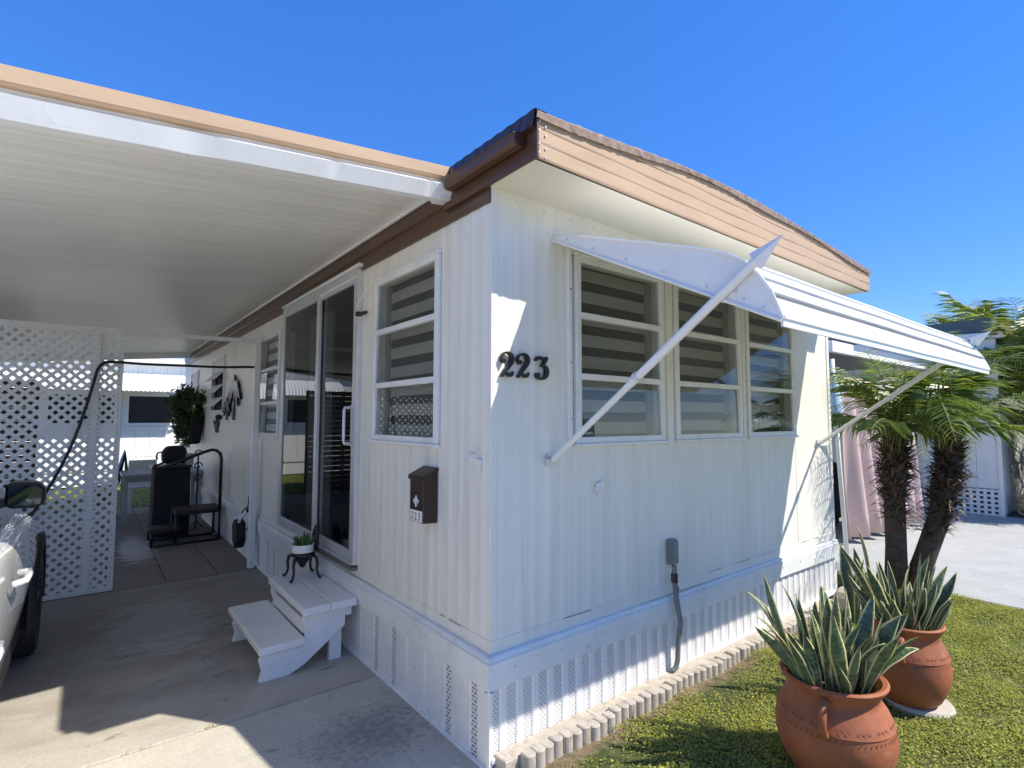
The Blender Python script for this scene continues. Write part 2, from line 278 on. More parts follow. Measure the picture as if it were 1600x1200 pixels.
class MB:
    def __init__(s): s.v = []; s.f = []; s.uv = []
    def add(s, vs, fs, uvs=None):
        k = len(s.v); s.v += [tuple(p) for p in vs]; s.f += [tuple(i+k for i in f) for f in fs]
        if uvs: s.uv += uvs
        return s
    def box(s, x0, x1, y0, y1, z0, z1):
        return s.hexa([(x0,y0,z0),(x1,y0,z0),(x1,y1,z0),(x0,y1,z0),(x0,y0,z1),(x1,y0,z1),(x1,y1,z1),(x0,y1,z1)])
    def hexa(s, p):
        return s.add(p, [(0,3,2,1),(4,5,6,7),(0,1,5,4),(1,2,6,5),(2,3,7,6),(3,0,4,7)])
    def bar(s, a, b, w, h, up=(0, 0, 1)):
        a, b = Vector(a), Vector(b); d = (b-a).normalized(); sd_ = d.cross(Vector(up))
        if sd_.length < 1e-4: sd_ = d.cross(Vector((1, 0, 0)))
        sd_.normalize(); u = sd_.cross(d); x = sd_*w/2; y = u*h/2
        return s.hexa([a-x-y, a+x-y, b+x-y, b-x-y, a-x+y, a+x+y, b+x+y, b-x+y])
    def prism(s, poly, fn, d0, d1):
        """poly 2D list; fn(u, v, d) -> xyz"""
        n = len(poly)
        vs = [fn(u, v, d0) for u, v in poly]+[fn(u, v, d1) for u, v in poly]
        fs = [tuple(range(n))[::-1], tuple(range(n, 2*n))]+[(i, (i+1) % n, n+(i+1) % n, n+i) for i in range(n)]
        return s.add(vs, fs)
    def tube(s, path, r, n=8, cap=True):
        path = [Vector(p) for p in path]; rr = r if isinstance(r, (list, tuple)) else [r]*len(path)
        ref = None; rings = []
        for i, p in enumerate(path):
            d = (path[min(i+1, len(path)-1)]-path[max(i-1, 0)]).normalized()
            if ref is None: ref = d.cross(Vector((0, 0, 1)) if abs(d.z) < 0.9 else Vector((1, 0, 0))).normalized()
            ref = (ref-d*ref.dot(d)).normalized(); b = d.cross(ref)
            rings.append([p+(ref*math.cos(t)+b*math.sin(t))*rr[i] for t in [2*math.pi*k/n for k in range(n)]])
        vs = [q for rg in rings for q in rg]; fs = []
        for i in range(len(path)-1):
            for k in range(n): fs.append((i*n+k, i*n+(k+1) % n, (i+1)*n+(k+1) % n, (i+1)*n+k))
        if cap: fs += [tuple(range(n))[::-1], tuple(range((len(path)-1)*n, len(path)*n))]
        return s.add(vs, fs)
    def lathe(s, prof, c, n=32, a0=0, cap0=True, wob=0.0):
        vs = []; fs = []
        ph = random.uniform(0, 6)
        for i, (r, z) in enumerate(prof):
            for k in range(n):
                t = a0+2*math.pi*k/n; q = r*(1+wob*math.sin(2*t+ph)+wob*0.5*math.sin(3*t+z*9))
                vs.append((c[0]+q*math.cos(t), c[1]+q*math.sin(t), c[2]+z))
        for i in range(len(prof)-1):
            for k in range(n): fs.append((i*n+k, i*n+(k+1) % n, (i+1)*n+(k+1) % n, (i+1)*n+k))
        if cap0: fs.append(tuple(range(n))[::-1])
        return s.add(vs, fs)
    def grid(s, rows):
        """rows: list of equal-length lists of points"""
        n = len(rows[0]); vs = [p for r in rows for p in r]
        fs = [(i*n+k, i*n+k+1, (i+1)*n+k+1, (i+1)*n+k) for i in range(len(rows)-1) for k in range(n-1)]
        return s.add(vs, fs)
    def ribbon(s, pts, wid, fn, d0, d1):
        """2D stroke of varying half width, extruded"""
        L = []; Rr = []
        for i, p in enumerate(pts):
            a = pts[max(i-1, 0)]; b = pts[min(i+1, len(pts)-1)]
            dx, dy = b[0]-a[0], b[1]-a[1]; l = math.hypot(dx, dy) or 1
            L.append((p[0]-dy/l*wid[i], p[1]+dx/l*wid[i])); Rr.append((p[0]+dy/l*wid[i], p[1]-dx/l*wid[i]))
        for i in range(len(pts)-1):
            s.prism([L[i], Rr[i], Rr[i+1], L[i+1]], fn, d0, d1)
        return s
    def build(s, name, mat, parent=None, smooth=False, bevel=0, label=None, solid=0):
        me = bpy.data.meshes.new(name)
        og = origin(parent) if parent else Vector((0, 0, 0))
        me.from_pydata([(p[0]-og.x, p[1]-og.y, p[2]-og.z) for p in s.v], [], s.f)
        if s.uv:
            ul = me.uv_layers.new(name='UVMap')
            for lp in me.loops: ul.data[lp.index].uv = s.uv[lp.vertex_index]
        bm = bmesh.new(); bm.from_mesh(me); bmesh.ops.recalc_face_normals(bm, faces=bm.faces)
        if bevel:
            ed = [e for e in bm.edges if len(e.link_faces) == 2 and e.calc_face_angle(0) > 0.6]
            bmesh.ops.bevel(bm, geom=ed, offset=bevel, segments=1, affect='EDGES', clamp_overlap=True)
        bm.to_mesh(me); bm.free()
        me.materials.append(M[mat])
        if smooth: me.polygons.foreach_set('use_smooth', [True]*len(me.polygons))
        o = bpy.data.objects.new(name, me); COL.objects.link(o)
        ORIGIN[o.name] = og.copy()
        if parent: o.parent = parent
        if label: o['label'] = label
        if solid:
            md = o.modifiers.new('thickness', 'SOLIDIFY'); md.thickness = solid
        if smooth == 'auto':
            md = o.modifiers.new('edge', 'EDGE_SPLIT'); md.split_angle = R(35)
        return o

def thing(name, label, cat, loc=(0, 0, 0), group=None):
    o = bpy.data.objects.new(name, None); COL.objects.link(o); o.location = loc; o.empty_display_size = 0.1
    o['label'] = label; o['category'] = cat
    if group: o['group'] = group
    ORIGIN[o.name] = Vector(loc); return o
def holder(name, parent):
    o = bpy.data.objects.new(name, None); COL.objects.link(o); o.parent = parent; o.empty_display_size = 0.1
    ORIGIN[o.name] = origin(parent).copy(); return o
def tag(o, label, cat, group=None):
    o['label'] = label; o['category'] = cat
    if group: o['group'] = group
    return o
def struct(o, kind='structure'): o['kind'] = kind; return o

# ------------------------------------------------------------------ ground
g = MB(); g.box(-150, 150, -150, 150, -0.5, -0.06); struct(g.build('ground', 'field'))
dw = thing('driveway', 'x', 'x'); del dw['label'], dw['category']; struct(dw)
# two poured slabs of the carport drive, with a cracked joint between them
def slab(y0, y1, mat, x1a=0.0, x0=-4.1):
    b = MB(); b.box(x0, x1a, y0, y1, -0.12, 0.0); return b.build('concrete_slab', mat, dw, bevel=0.006)
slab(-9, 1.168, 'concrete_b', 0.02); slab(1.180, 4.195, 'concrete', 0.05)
pt = thing('patio', 'x', 'x'); del pt['label'], pt['category']; struct(pt)
pm = None
for i in range(8):
    for j in range(7):
        x1 = 0.06-i*0.45; y0 = 4.205+j*0.77
        pb = MB(); pb.box(x1-0.442, x1, y0, y0+0.762, -0.1, 0.004+random.uniform(-0.0015, 0.0015)); pb.build('paver', 'paver', pt, bevel=0.004)
# right-hand neighbour drive and front road
b = MB(); b.box(4.72, 12.5, -12, 22, -0.14, 0.012); struct(b.build('side_driveway', 'drive_r', bevel=0.01))
b = MB(); b.box(-60, 60, -22, -12.2, -0.2, -0.02); struct(b.build('road', 'asphalt'))
# weeds in the joint
wd = MB()
for k in range(46):
    x = random.choice([-0.95, -1.25, -0.93, -0.6])+random.gauss(0, 0.03); y = 1.174+random.gauss(0, 0.008); a = random.uniform(0, 6.28); l = random.uniform(0.008, 0.022)
    wd.add([(x, y, 0), (x+0.004*math.cos(a+1.5), y+0.004*math.sin(a+1.5), 0), (x+l*math.cos(a), y+l*math.sin(a), l*0.7)], [(0, 1, 2)])
struct(wd.build('weeds', 'grass'), 'stuff')

# lawn surface
lw = MB(); rows = []
for j in range(40):
    y = -7+7.1*j/39; rows.append([(0.03+(4.70-0.03)*i/30, y, 0.004+0.010*math.sin(i*0.9+j)*math.sin(j*0.7)) for i in range(31)])
lw.grid(rows); struct(lw.build('lawn', 'lawnsoil', smooth=True))
lw = MB(); lw.add([(3.9, 0.1, 0.004), (4.70, 0.1, 0.004), (4.70, 12, 0.004), (3.9, 12, 0.004)], [(0, 1, 2, 3)]); struct(lw.build('side_lawn', 'lawnsoil'))

def leaf_carpet(name, mat, n, xr, yr, size, z0, dens=None, up=0.5, slim=0.0):
    pts = np.column_stack([rng.uniform(*xr, n), rng.uniform(*yr, n)])
    if dens is not None: pts = pts[rng.uniform(0, 1, n) < dens(pts)]
    n = len(pts)
    a = rng.uniform(0, 2*np.pi, n); l = rng.uniform(0.6, 1.3, n)*size; w = l*(rng.uniform(0.35, 0.6, n) if not slim else rng.uniform(slim*0.7, slim*1.4, n)); t = rng.uniform(-0.1, up, n); z = z0+rng.uniform(0, 0.022, n)
    z = z+0.014*np.sin(pts[:, 0]*9+np.sin(pts[:, 1]*7))*np.sin(pts[:, 1]*11)
    d = np.column_stack([np.cos(a)*np.cos(t), np.sin(a)*np.cos(t), np.sin(t)]); s = np.column_stack([-np.sin(a), np.cos(a), rng.uniform(-0.5, 0.5, n)])
    c = np.column_stack([pts, z]); hl = (l/2)[:, None]; hw = (w/2)[:, None]
    V = np.stack([c-d*hl, c+s*hw, c+d*hl, c-s*hw], 1).reshape(-1, 3)
    me = bpy.data.meshes.new(name); me.vertices.add(len(V)); me.vertices.foreach_set('co', V.ravel().astype(np.float32))
    me.loops.add(4*n); me.loops.foreach_set('vertex_index', np.arange(4*n, dtype=np.int32)); me.polygons.add(n)
    me.polygons.foreach_set('loop_start', np.arange(0, 4*n, 4, dtype=np.int32)); me.update(calc_edges=True); me.materials.append(M[mat])
    o = bpy.data.objects.new(name, me); COL.objects.link(o); return struct(o, 'stuff')
def lawn_dens(p):
    edge = np.clip((-p[:, 1]-0.13-0.10*np.sin(p[:, 0]*5.1)-0.06*np.sin(p[:, 0]*13+1))/0.35, 0.03, 1)
    clump = 0.72+0.28*np.sin(p[:, 0]*6.1+2*np.sin(p[:, 1]*4.3))*np.sin(p[:, 1]*7.7+np.sin(p[:, 0]*3))
    return edge*clump
leaf_carpet('lawn_leaves', 'lawn_leaf', 420000, (0.05, 4.68), (-3.2, -0.05), 0.0135, 0.008, lawn_dens)
leaf_carpet('lawn_blades', 'grass', 70000, (0.05, 4.68), (-3.2, -0.05), 0.034, 0.010, lawn_dens, 1.35, 0.10)
leaf_carpet('side_lawn_leaves', 'lawn_leaf', 16000, (3.95, 4.68), (-0.05, 3.5), 0.03, 0.008)

# ------------------------------------------------------------------ the home
W, LEN = 3.87, 10.6
home = thing('mobile_home', 'cream mobile home with tan roof edge and house number 223, nearest of the homes', 'mobile home')
def ribs(u0, u1, pitch=0.1, depth=0.0026):
    """(u, h) across a fluted sheet, phase fixed to the wall"""
    out = [(u0, 0)]; k = math.floor(u0/pitch)
    while True:
        for du, h in ((0.040, 0), (0.058, depth*0.8), (0.068, depth), (0.080, depth*0.8), (0.1, 0)):
            u = (k+du/0.1)*pitch
            if u <= u0+1e-4: continue
            if u >= u1-1e-4: out.append((u1, 0)); return out
            out.append((u, h))
        k += 1
FR = lambda u, h, z: (u, -h, z)
SD = lambda u, h, z: (-h, u, z)
def siding(fn, u0, u1, z0, z1, name='siding_panel', mat='siding', parent=home, pitch=0.1, depth=0.0026, th=0.03):
    if u1-u0 < 0.01 or z1-z0 < 0.01: return
    r = ribs(u0, u1, pitch, depth); b = MB()
    b.grid([[fn(u, h, z0) for u, h in r], [fn(u, h, z1) for u, h in r]])
    b.add([fn(u0, -th, z0), fn(u1, -th, z0), fn(u1, -th, z1), fn(u0, -th, z1)], [(0, 1, 2, 3)])
    b.add([fn(u0, 0, z0), fn(u0, -th, z0), fn(u0, -th, z1), fn(u0, 0, z1)], [(0, 1, 2, 3)]); b.add([fn(u1, 0, z0), fn(u1, -th, z0), fn(u1, -th, z1), fn(u1, 0, z1)], [(0, 1, 2, 3)])
    b.add([fn(u0, 0, z1), fn(u1, 0, z1), fn(u1, -th, z1), fn(u0, -th, z1)], [(0, 1, 2, 3)]); b.add([fn(u0, 0, z0), fn(u1, 0, z0), fn(u1, -th, z0), fn(u0, -th, z0)], [(0, 1, 2, 3)])
    b.build(name, mat, parent)
def wall(fn, U0, U1, z0, z1, openings, step=1.2):
    u = U0
    def strip(a, b_, za, zb):
        x = a
        while x < b_-1e-3:
            e = min(b_, (math.floor(x/step+1e-6)+1)*step)
            siding(fn, x+0.0004, e-0.0004, za, zb); x = e
    for (a, b_, za, zb) in sorted(openings):
        strip(u, a, z0, z1); strip(a, b_, z0, za); strip(a, b_, zb, z1); u = b_
    strip(u, U1, z0, z1)
FW = [(0.545, 1.355, 1.455, 2.51), (1.455, 2.295, 1.455, 2.51), (2.365, 3.165, 1.455, 2.51)]
wall(FR, 0.0, W, 0.575, 2.74, FW)
SW = [(0.465, 1.335, 1.45, 2.53), (1.55, 3.45, 0.575, 2.68), (3.6, 4.5, 1.40, 2.50), (6.45, 7.4, 1.69, 2.51), (8.8, 9.6, 2.06, 2.45)]
wall(SD, 0.0, LEN, 0.575, 2.76, SW)
# seam strips, belt trim, bottom skirting
def strip(name, mat, boxes, bevel=0.003, parent=home, **k):
    b = MB()
    for x in boxes: b.box(*x)
    return b.build(name, mat, parent, bevel=bevel, **k)
strip('sill_strip', 'siding', [(-0.004, W, -0.004, 0.05, 0.512, 0.575)]); strip('sill_strip', 'siding', [(-0.004, 0.05, 0.05, LEN, 0.512, 0.575)])
def belt(fn, u0, u1):
    b = MB(); pr = [(0.0, 0.512), (0.022, 0.510), (0.030, 0.498), (0.024, 0.488), (0.034, 0.482), (0.030, 0.365), (0.012, 0.355), (0.0, 0.36)]
    n = max(2, int((u1-u0)/0.3)); rows = []
    for i in range(n+1):
        u = u0+(u1-u0)*i/n; w_ = 0.002*math.sin(i*1.7)
        rows.append([fn(u, h+w_, z+0.003*math.sin(i*0.9)) for h, z in pr])
    b.grid(rows); return b.build('belt_trim', 'trim', home)
belt(FR, -0.034, W+0.03); belt(SD, -0.034, LEN)
def skirt(fn, u0, u1, zb, vents, perf):
    """vented skirting: plain ribs stand proud, vent strips lie between"""
    for a, e, isv in vents:
        b = MB()
        if isv: b.prism([(a, -0.002), (e, -0.002), (e, -0.012), (a, -0.012)], lambda u, h, z: fn(u, h, z), zb, 0.37)
        else: b.prism([(a, -0.012), (a, 0.001), (a+0.008, 0.005), (e-0.008, 0.005), (e, 0.001), (e, -0.012)], lambda u, h, z: fn(u, h, z), zb, 0.37)
        b.build('vent_strip' if isv else 'skirting_panel', perf if isv else 'trim', home)
v = []; u = 0.0
while u < W:
    v += [(u, min(u+0.054, W), True), (min(u+0.054, W), min(u+0.1, W), False)]; u += 0.1
v = [q for q in v if q[1]-q[0] > 0.012]
skirt(FR, 0, W, 0.05, v, 'perf_front')
v = []; u = 0.0
vent = [(0.10, 0.152), (0.335, 0.385), (0.955, 1.01), (1.20, 1.255), (3.6, 3.66), (3.85, 3.91)]
marks = sorted(vent); u = 0.0
for a, e in marks+[(4.5, 4.5)]:
    while u < a-1e-4:
        n = min(u+0.21, a)
        if a-n < 0.03: n = a
        v.append((u, n, False)); u = n
    if e > a: v.append((a, e, True)); u = e
while u < LEN: v.append((u, min(u+0.14, LEN), False)); u += 0.14
skirt(SD, 0, LEN, -0.03, v, 'perf_side')
strip('bottom_rail', 'trim', [(0.0, W, -0.022, 0.0, 0.035, 0.058)]); strip('bottom_rail', 'trim', [(-0.022, 0.0, 0.02, LEN, -0.02, 0.012)])
strip('corner_trim', 'trim', [(-0.012, 0.012, -0.012, 0.012, 0.0, 0.36)], 0.002)
strip('corner_trim', 'siding', [(-0.006, 0.035, -0.006, 0.0, 0.575, 2.735), ], 0.002); strip('corner_trim', 'siding', [(W-0.02, W+0.006, -0.008, 0.05, 0.36, 2.735)], 0.002)
# closed shell and interior
strip('end_wall', 'siding', [(W, W+0.05, 0.0, LEN, -0.03, 2.74)], 0); strip('end_wall', 'siding', [(0.03, W, LEN-0.05, LEN, -0.03, 2.74)], 0)
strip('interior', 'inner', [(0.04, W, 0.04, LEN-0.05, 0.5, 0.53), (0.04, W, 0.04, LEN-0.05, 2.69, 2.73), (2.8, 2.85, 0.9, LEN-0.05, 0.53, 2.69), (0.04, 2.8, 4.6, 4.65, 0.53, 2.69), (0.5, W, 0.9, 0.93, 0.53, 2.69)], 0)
# inside the sliding door: drape folds and a pale wall edge
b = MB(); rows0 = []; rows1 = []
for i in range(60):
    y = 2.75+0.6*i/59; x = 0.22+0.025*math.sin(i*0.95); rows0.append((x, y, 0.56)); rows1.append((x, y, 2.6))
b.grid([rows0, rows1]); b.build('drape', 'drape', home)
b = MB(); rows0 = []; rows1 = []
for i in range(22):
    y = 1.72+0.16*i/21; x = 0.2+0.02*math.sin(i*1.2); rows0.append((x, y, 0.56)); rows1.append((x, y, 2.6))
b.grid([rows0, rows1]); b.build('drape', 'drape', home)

# windows -----------------------------------------------------------
def window(fn, u0, u1, z0, z1, rails, bands=True, frame='white', period=0.126, fab='shade', fr=0.034, phase=0.05, inset=0.0, flip=False):
    def bx(a, e, h0, h1, za, zb): 
        p = [fn(a, h0, za), fn(e, h0, za), fn(e, h1, za), fn(a, h1, za), fn(a, h0, zb), fn(e, h0, zb), fn(e, h1, zb), fn(a, h1, zb)]
        return p
    f = MB()
    for a, e, za, zb in ((u0, u0+fr, z0, z1), (u1-fr, u1, z0, z1), (u0+fr, u1-fr, z0, z0+fr), (u0+fr, u1-fr, z1-fr, z1)):
        f.hexa(bx(a, e, -0.03, 0.022, za, zb))
    f.hexa(bx(u0-0.008, u1+0.008, 0.0, 0.035, z0-0.018, z0))
    f.hexa(bx(u0-0.008, u1+0.008, 0.0, 0.03, z1, z1+0.014))
    w = f.build('window', frame, home, bevel=0.003)
    zs = [z0+fr]+[r for r in rails]+[z1-fr]
    for r in rails:
        q = MB(); q.hexa(bx(u0+fr, u1-fr, -0.012, 0.026, r-0.017, r+0.017)); q.build('rail', frame, w, bevel=0.003)
    for i in range(len(zs)-1):
        a = zs[i]+(0.017 if i else 0); e = zs[i+1]-(0.017 if i < len(zs)-2 else 0)
        tl = 0.007*(1 if i % 2 else 0.6)
        q = MB(); q.add([fn(u0+fr, 0.004+tl, a), fn(u1-fr, 0.004+tl, a), fn(u1-fr, 0.002, e), fn(u0+fr, 0.002, e)], [(0, 1, 2, 3)]); q.build('pane', 'glass', w)
        for p0, p1 in ((u0+fr, u0+fr+0.012), (u1-fr-0.012, u1-fr)): q = MB(); q.hexa(bx(p0, p1, -0.006, 0.016, a, e)); q.build('sash', frame, w)
    if bands:
        q = MB(); q.add([fn(u0+0.02, -0.088, z0+0.02), fn(u1-0.02, -0.088, z0+0.02), fn(u1-0.02, -0.088, z1-0.02), fn(u0+0.02, -0.088, z1-0.02)], [(0, 1, 2, 3)]); q.build('sheer_panel', 'sheer', w)
        z = z0+phase
        while z < z1-0.05:
            e = min(z+period*0.56, z1-0.03); sag = 0.002*math.sin(z*40)
            q = MB(); rows = []
            for k in range(5):
                uu = u0+0.075+(u1-u0-0.15)*k/4; rows.append([fn(uu, -0.078+0.003*math.sin(k*2+z*30), z+sag), fn(uu, -0.074, (z+e)/2), fn(uu, -0.078, e+sag)])
            q.grid(rows); q.build('shade_band', fab, w, solid=0.002)
            z += period
        for a, e in ((u0+0.03, u0+0.07), (u1-0.07, u1-0.03)):
            q = MB(); q.hexa(bx(a, e, -0.086, -0.06, z0+0.03, z1-0.03)); q.build('jamb', 'drape', w)
    # reveal: lining of the opening
    q = MB()
    for a, e, za, zb in ((u0-0.004, u0+0.018, z0, z1), (u1-0.018, u1+0.004, z0, z1), (u0+0.018, u1-0.018, z0-0.004, z0+0.018), (u0+0.018, u1-0.018, z1-0.018, z1+0.004)): q.hexa(bx(a, e, -0.13, -0.031, za, zb))
    q.build('reveal', 'siding', w)
    return w
wins = []
for i, (a, e, za, zb) in enumerate(FW):
    w = window(FR, a+0.008, e-0.008, za+0.012, zb-0.012, [1.83, 2.167], frame='trim', phase=0.045+0.01*i); wins.append(w)
# mullion covers between the three windows
strip('mullion', 'siding', [(1.372, 1.44, -0.016, 0.0, 1.44, 2.52)]); strip('mullion', 'siding', [(2.308, 2.352, -0.016, 0.0, 1.44, 2.52)]); strip('mullion', 'trim', [(0.500, 0.528, -0.020, 0.0, 1.44, 2.52)])
w1 = window(SD, 0.473, 1.327, 1.462, 2.518, [1.815, 2.166], frame='white', phase=0.03)
w3 = window(SD, 3.608, 4.492, 1.412, 2.488, [1.76, 2.12], frame='white', fab='whitefab', period=0.13)
# sticker inside the first front window
st = MB(); st.box(0.60, 0.70, -0.0125, -0.0115, 1.502, 1.60); stk = st.build('sticker', 'black', wins[0])
def text_mesh(body, size, fn, name, mat, parent, width=None):
    c = bpy.data.curves.new('lettering', 'FONT'); c.body = body; c.size = size; c.resolution_u = 2
    o = bpy.data.objects.new('lettering', c); COL.objects.link(o); dg = bpy.context.evaluated_depsgraph_get(); dg.update()
    me = o.evaluated_get(dg).to_mesh(); vs = [v.co.copy() for v in me.vertices]; fs = [tuple(p.vertices) for p in me.polygons]
    o.evaluated_get(dg).to_mesh_clear(); bpy.data.objects.remove(o); 
    w_ = max(v.x for v in vs); k = 1 if width is None else width/w_
    b = MB(); b.add([fn(v.x*k, v.y) for v in vs], fs); r = b.build(name, mat, parent); return r
text_mesh('FLORIDA', 0.018, lambda x, y: (0.615+x, -0.0132, 1.515+y), 'lettering', 'label', wins[0], 0.07)
b = MB(); b.prism([(0, 0), (0.012, 0), (0.012, 0.03), (0.026, 0.03), (0.026, 0.04), (0, 0.04)], lambda u, v_, d: (0.655+u, d, 1.545+v_), -0.0135, -0.0128); b.build('emblem', 'yellow', wins[0])
# jalousie windows on the far wall
def jalousie(y0, y1, z0, z1, n, open_from, tilt):
    f = MB()
    for a, e, za, zb in ((y0, y0+0.03, z0, z1), (y1-0.03, y1, z0, z1), (y0+0.03, y1-0.03, z0, z0+0.03), (y0+0.03, y1-0.03, z1-0.03, z1)): f.box(-0.025, 0.02, a, e, za, zb)
    w = f.build('window', 'white', home)
    q = MB(); q.box(0.05, 0.06, y0, y1, z0, z1); q.build('backing', 'sheer', w)
    hgt = (z1-z0-0.06)/n
    for k in range(n):
        za = z0+0.03+hgt*k; t = tilt if k < open_from else 0.06
        q = MB(); q.hexa([(-0.005-hgt*math.sin(t), y0+0.03, za+hgt-hgt*math.cos(t)), (0.0-hgt*math.sin(t), y0+0.03, za+hgt-hgt*math.cos(t)), (0.0-hgt*math.sin(t), y1-0.03, za+hgt-hgt*math.cos(t)), (-0.005-hgt*math.sin(t), y1-0.03, za+hgt-hgt*math.cos(t)), (-0.005, y0+0.03, za+hgt), (0, y0+0.03, za+hgt), (0, y1-0.03, za+hgt), (-0.005, y1-0.03, za+hgt)])
        q.build('louver', 'whitefab', w)
jalousie(6.45, 7.4, 1.69, 2.51, 4, 3, 0.75)
jalousie(8.8, 9.6, 2.06, 2.45, 2, 0, 0.2)

# sliding door -------------------------------------------------------
dh = holder('sliding_door', home)
b = MB()
for q in ((-0.035, 0.02, 1.55, 1.595, 0.59, 2.67), (-0.035, 0.02, 3.40, 3.45, 0.59, 2.67), (-0.035, 0.02, 1.595, 3.40, 2.625, 2.675), (-0.035, 0.02, 1.595, 3.40, 0.578, 0.60)): b.box(*q)
b.build('frame', 'alu', dh, bevel=0.004)
b = MB(); b.box(-0.05, 0.0, 1.52, 3.44, 2.678, 2.70); b.box(-0.032, -0.02, 1.57, 3.42, 2.612, 2.640); b.build('head_rail', 'white', dh, bevel=0.003)
b = MB(); b.box(-0.055, -0.003, 1.545, 2.42, 0.555, 0.578); b.build('track', 'alu_dark', dh, bevel=0.003)
b = MB(); b.box(-0.045, 0.0, 2.42, 3.45, 0.56, 0.578); b.build('sill', 'white', dh, bevel=0.003)
for y0, y1, x, s0, s1 in ((1.597, 2.46, -0.008, 0.075, 0.05), (2.36, 3.398, -0.028, 0.062, 0.03)):
    b = MB(); zt, zb = 2.622, 0.602
    b.box(x-0.013, x+0.013, y0, y0+s0, zb, zt); b.box(x-0.013, x+0.013, y1-s1, y1, zb, zt); b.box(x-0.013, x+0.013, y0+s0, y1-s1, zb, zb+0.07); b.box(x-0.013, x+0.013, y0+s0, y1-s1, zt-0.04, zt)
    b.build('sash', 'alu', dh, bevel=0.003)
    b = MB(); b.add([(x, y0+s0, zb+0.07), (x, y1-s1, zb+0.07), (x, y1-s1, zt-0.04), (x, y0+s0, zt-0.04)], [(0, 1, 2, 3)]); b.build('pane', 'doorglass', dh)
b = MB(); b.tube([(-0.018, 1.66, 1.68), (-0.075, 1.66, 1.675), (-0.08, 1.66, 1.655), (-0.08, 1.66, 1.445), (-0.075, 1.66, 1.425), (-0.018, 1.66, 1.42)], 0.011, 8); b.box(-0.024, -0.018, 1.64, 1.68, 1.40, 1.70); b.build('handle', 'alu', dh, smooth='auto')

# roof of the home ----------------------------------------------------
RX0, RX1, RY = -0.03, 3.885, -0.36
AXT = np.polyfit([-0.03, 0.4, 0.863, 1.315, 2.05, 2.864, 3.8, 3.89], [2.928, 2.955, 2.994, 3.017, 3.016, 2.976, 2.922, 2.916], 5)
def arch(x): return float(np.polyval(AXT, max(RX0, min(RX1, x))))
b = MB(); b.box(RX0+0.01, RX1-0.01, RY+0.01, 0.04, 2.730, 2.744); b.build('soffit', 'soffit', home)
# ribbed fascia boards, one per rib
zr = [2.728, 2.795, 2.862, 2.930, 3.02]
for k in range(len(zr)-1):
    b = MB(); top = []; bot = []; N = 40
    xs = [RX0+(RX1-RX0)*i/N for i in range(N+1)]
    xs = [x for x in xs if arch(x)-0.012 > zr[k]+0.004]
    if len(xs) < 2: continue
    rows = []
    for x in xs:
        zt = min(zr[k+1], arch(x)-0.012); z0_ = zr[k]; d = zt-z0_; w_ = 0.0015*math.sin(x*9+k)
        rows.append([(x, RY-0.004+w_, z0_), (x, RY-0.0065+w_, z0_+d*0.12), (x, RY-0.0065+w_, z0_+d*0.90), (x, RY-0.003+w_, z0_+d*0.985)])
    b.grid(rows); b.build('fascia_rib', 'tan', home)
b = MB(); N = 60; b.prism([(RX0, 2.73)]+[(RX1, 2.73)]+[(RX1-(RX1-RX0)*i/N, arch(RX1-(RX1-RX0)*i/N)-0.012) for i in range(N+1)], lambda u, v_, d: (u, d, v_), RY, RY+0.02); b.build('fascia_board', 'tan', home)
# crumpled metal edge along the arch
b = MB(); rows = []
N = 150
for i in range(N+1):
    x = RX0-0.012+(RX1-RX0+0.024)*i/N; z = arch(min(max(x, RX0), RX1)); t = (x-RX0)/(RX1-RX0)
    j = rng.normal(0, 0.0012, 5)*(1 if 0.05 < t < 0.97 else 0.3); drop = 0.034+0.008*math.sin(x*4)+j[0]
    rows.append([(x, RY+0.10, z+0.004), (x, RY-0.012+j[1], z+0.008+j[4]), (x, RY-0.026+j[2], z-0.006), (x, RY-0.020+j[3]*1.6, z-drop)])
b.grid(rows); b.build('roof_flashing', 'flashing', home)
b = MB(); rows = []
for i in range(31):
    x = RX0+(RX1-RX0)*i/30; rows.append([(x, RY+0.02, arch(x)), (x, LEN+0.15, arch(x))])
b.grid(rows); b.build('roof_sheet', 'nbr', home)
# brown side eave: board, drip edge, gutter, lower strip
strip('side_fascia', 'brown', [(RX0-0.004, RX0+0.012, RY-0.012, 0.40, 2.724, 2.915), (-0.024, 0.0, 0.40, LEN, 2.76, 2.90)])
b = MB(); rows = []
for i in range(60):
    y = RY-0.02+(0.45-RY)*i/59
    rows.append([(RX0+0.05, y, 2.935), (RX0-0.02, y, 2.932+0.002*math.sin(i)), (RX0-0.036+0.002*math.sin(i*1.3), y, 2.850), (RX0-0.01, y, 2.846)])
b.grid(rows); b.build('drip_edge', 'dkbrown', home)
gp = [(-0.034, 2.858), (-0.038, 2.803), (-0.050, 2.790), (-0.088, 2.790), (-0.100, 2.806), (-0.100, 2.838), (-0.106, 2.844), (-0.096, 2.847), (-0.093, 2.809), (-0.084, 2.797), (-0.052, 2.797), (-0.043, 2.808)]
b = MB(); b.prism(gp, lambda u, v_, d: (u, d, v_), -0.30, 0.29); gt = b.build('gutter', 'brown', home)
b = MB(); b.prism([(-0.036, 2.856), (-0.04, 2.804), (-0.052, 2.792), (-0.086, 2.792), (-0.098, 2.808), (-0.098, 2.842)], lambda u, v_, d: (u, d, v_), -0.305, -0.30); b.build('end_cap', 'dkbrown', gt)
b = MB(); rows = []
for i in range(80):
    y = -0.002+(LEN)*i/79; w_ = 0.0015*math.sin(i*1.1)
    rows.append([(0.0, y, 2.655), (-0.016+w_, y, 2.655), (-0.020+w_, y, 2.70), (-0.012, y, 2.708), (-0.012, y, 2.745), (-0.026, y, 2.757), (-0.028, y, 2.80), (0.0, y, 2.81)])
b.grid(rows); b.build('eave_strip', 'brown', home)

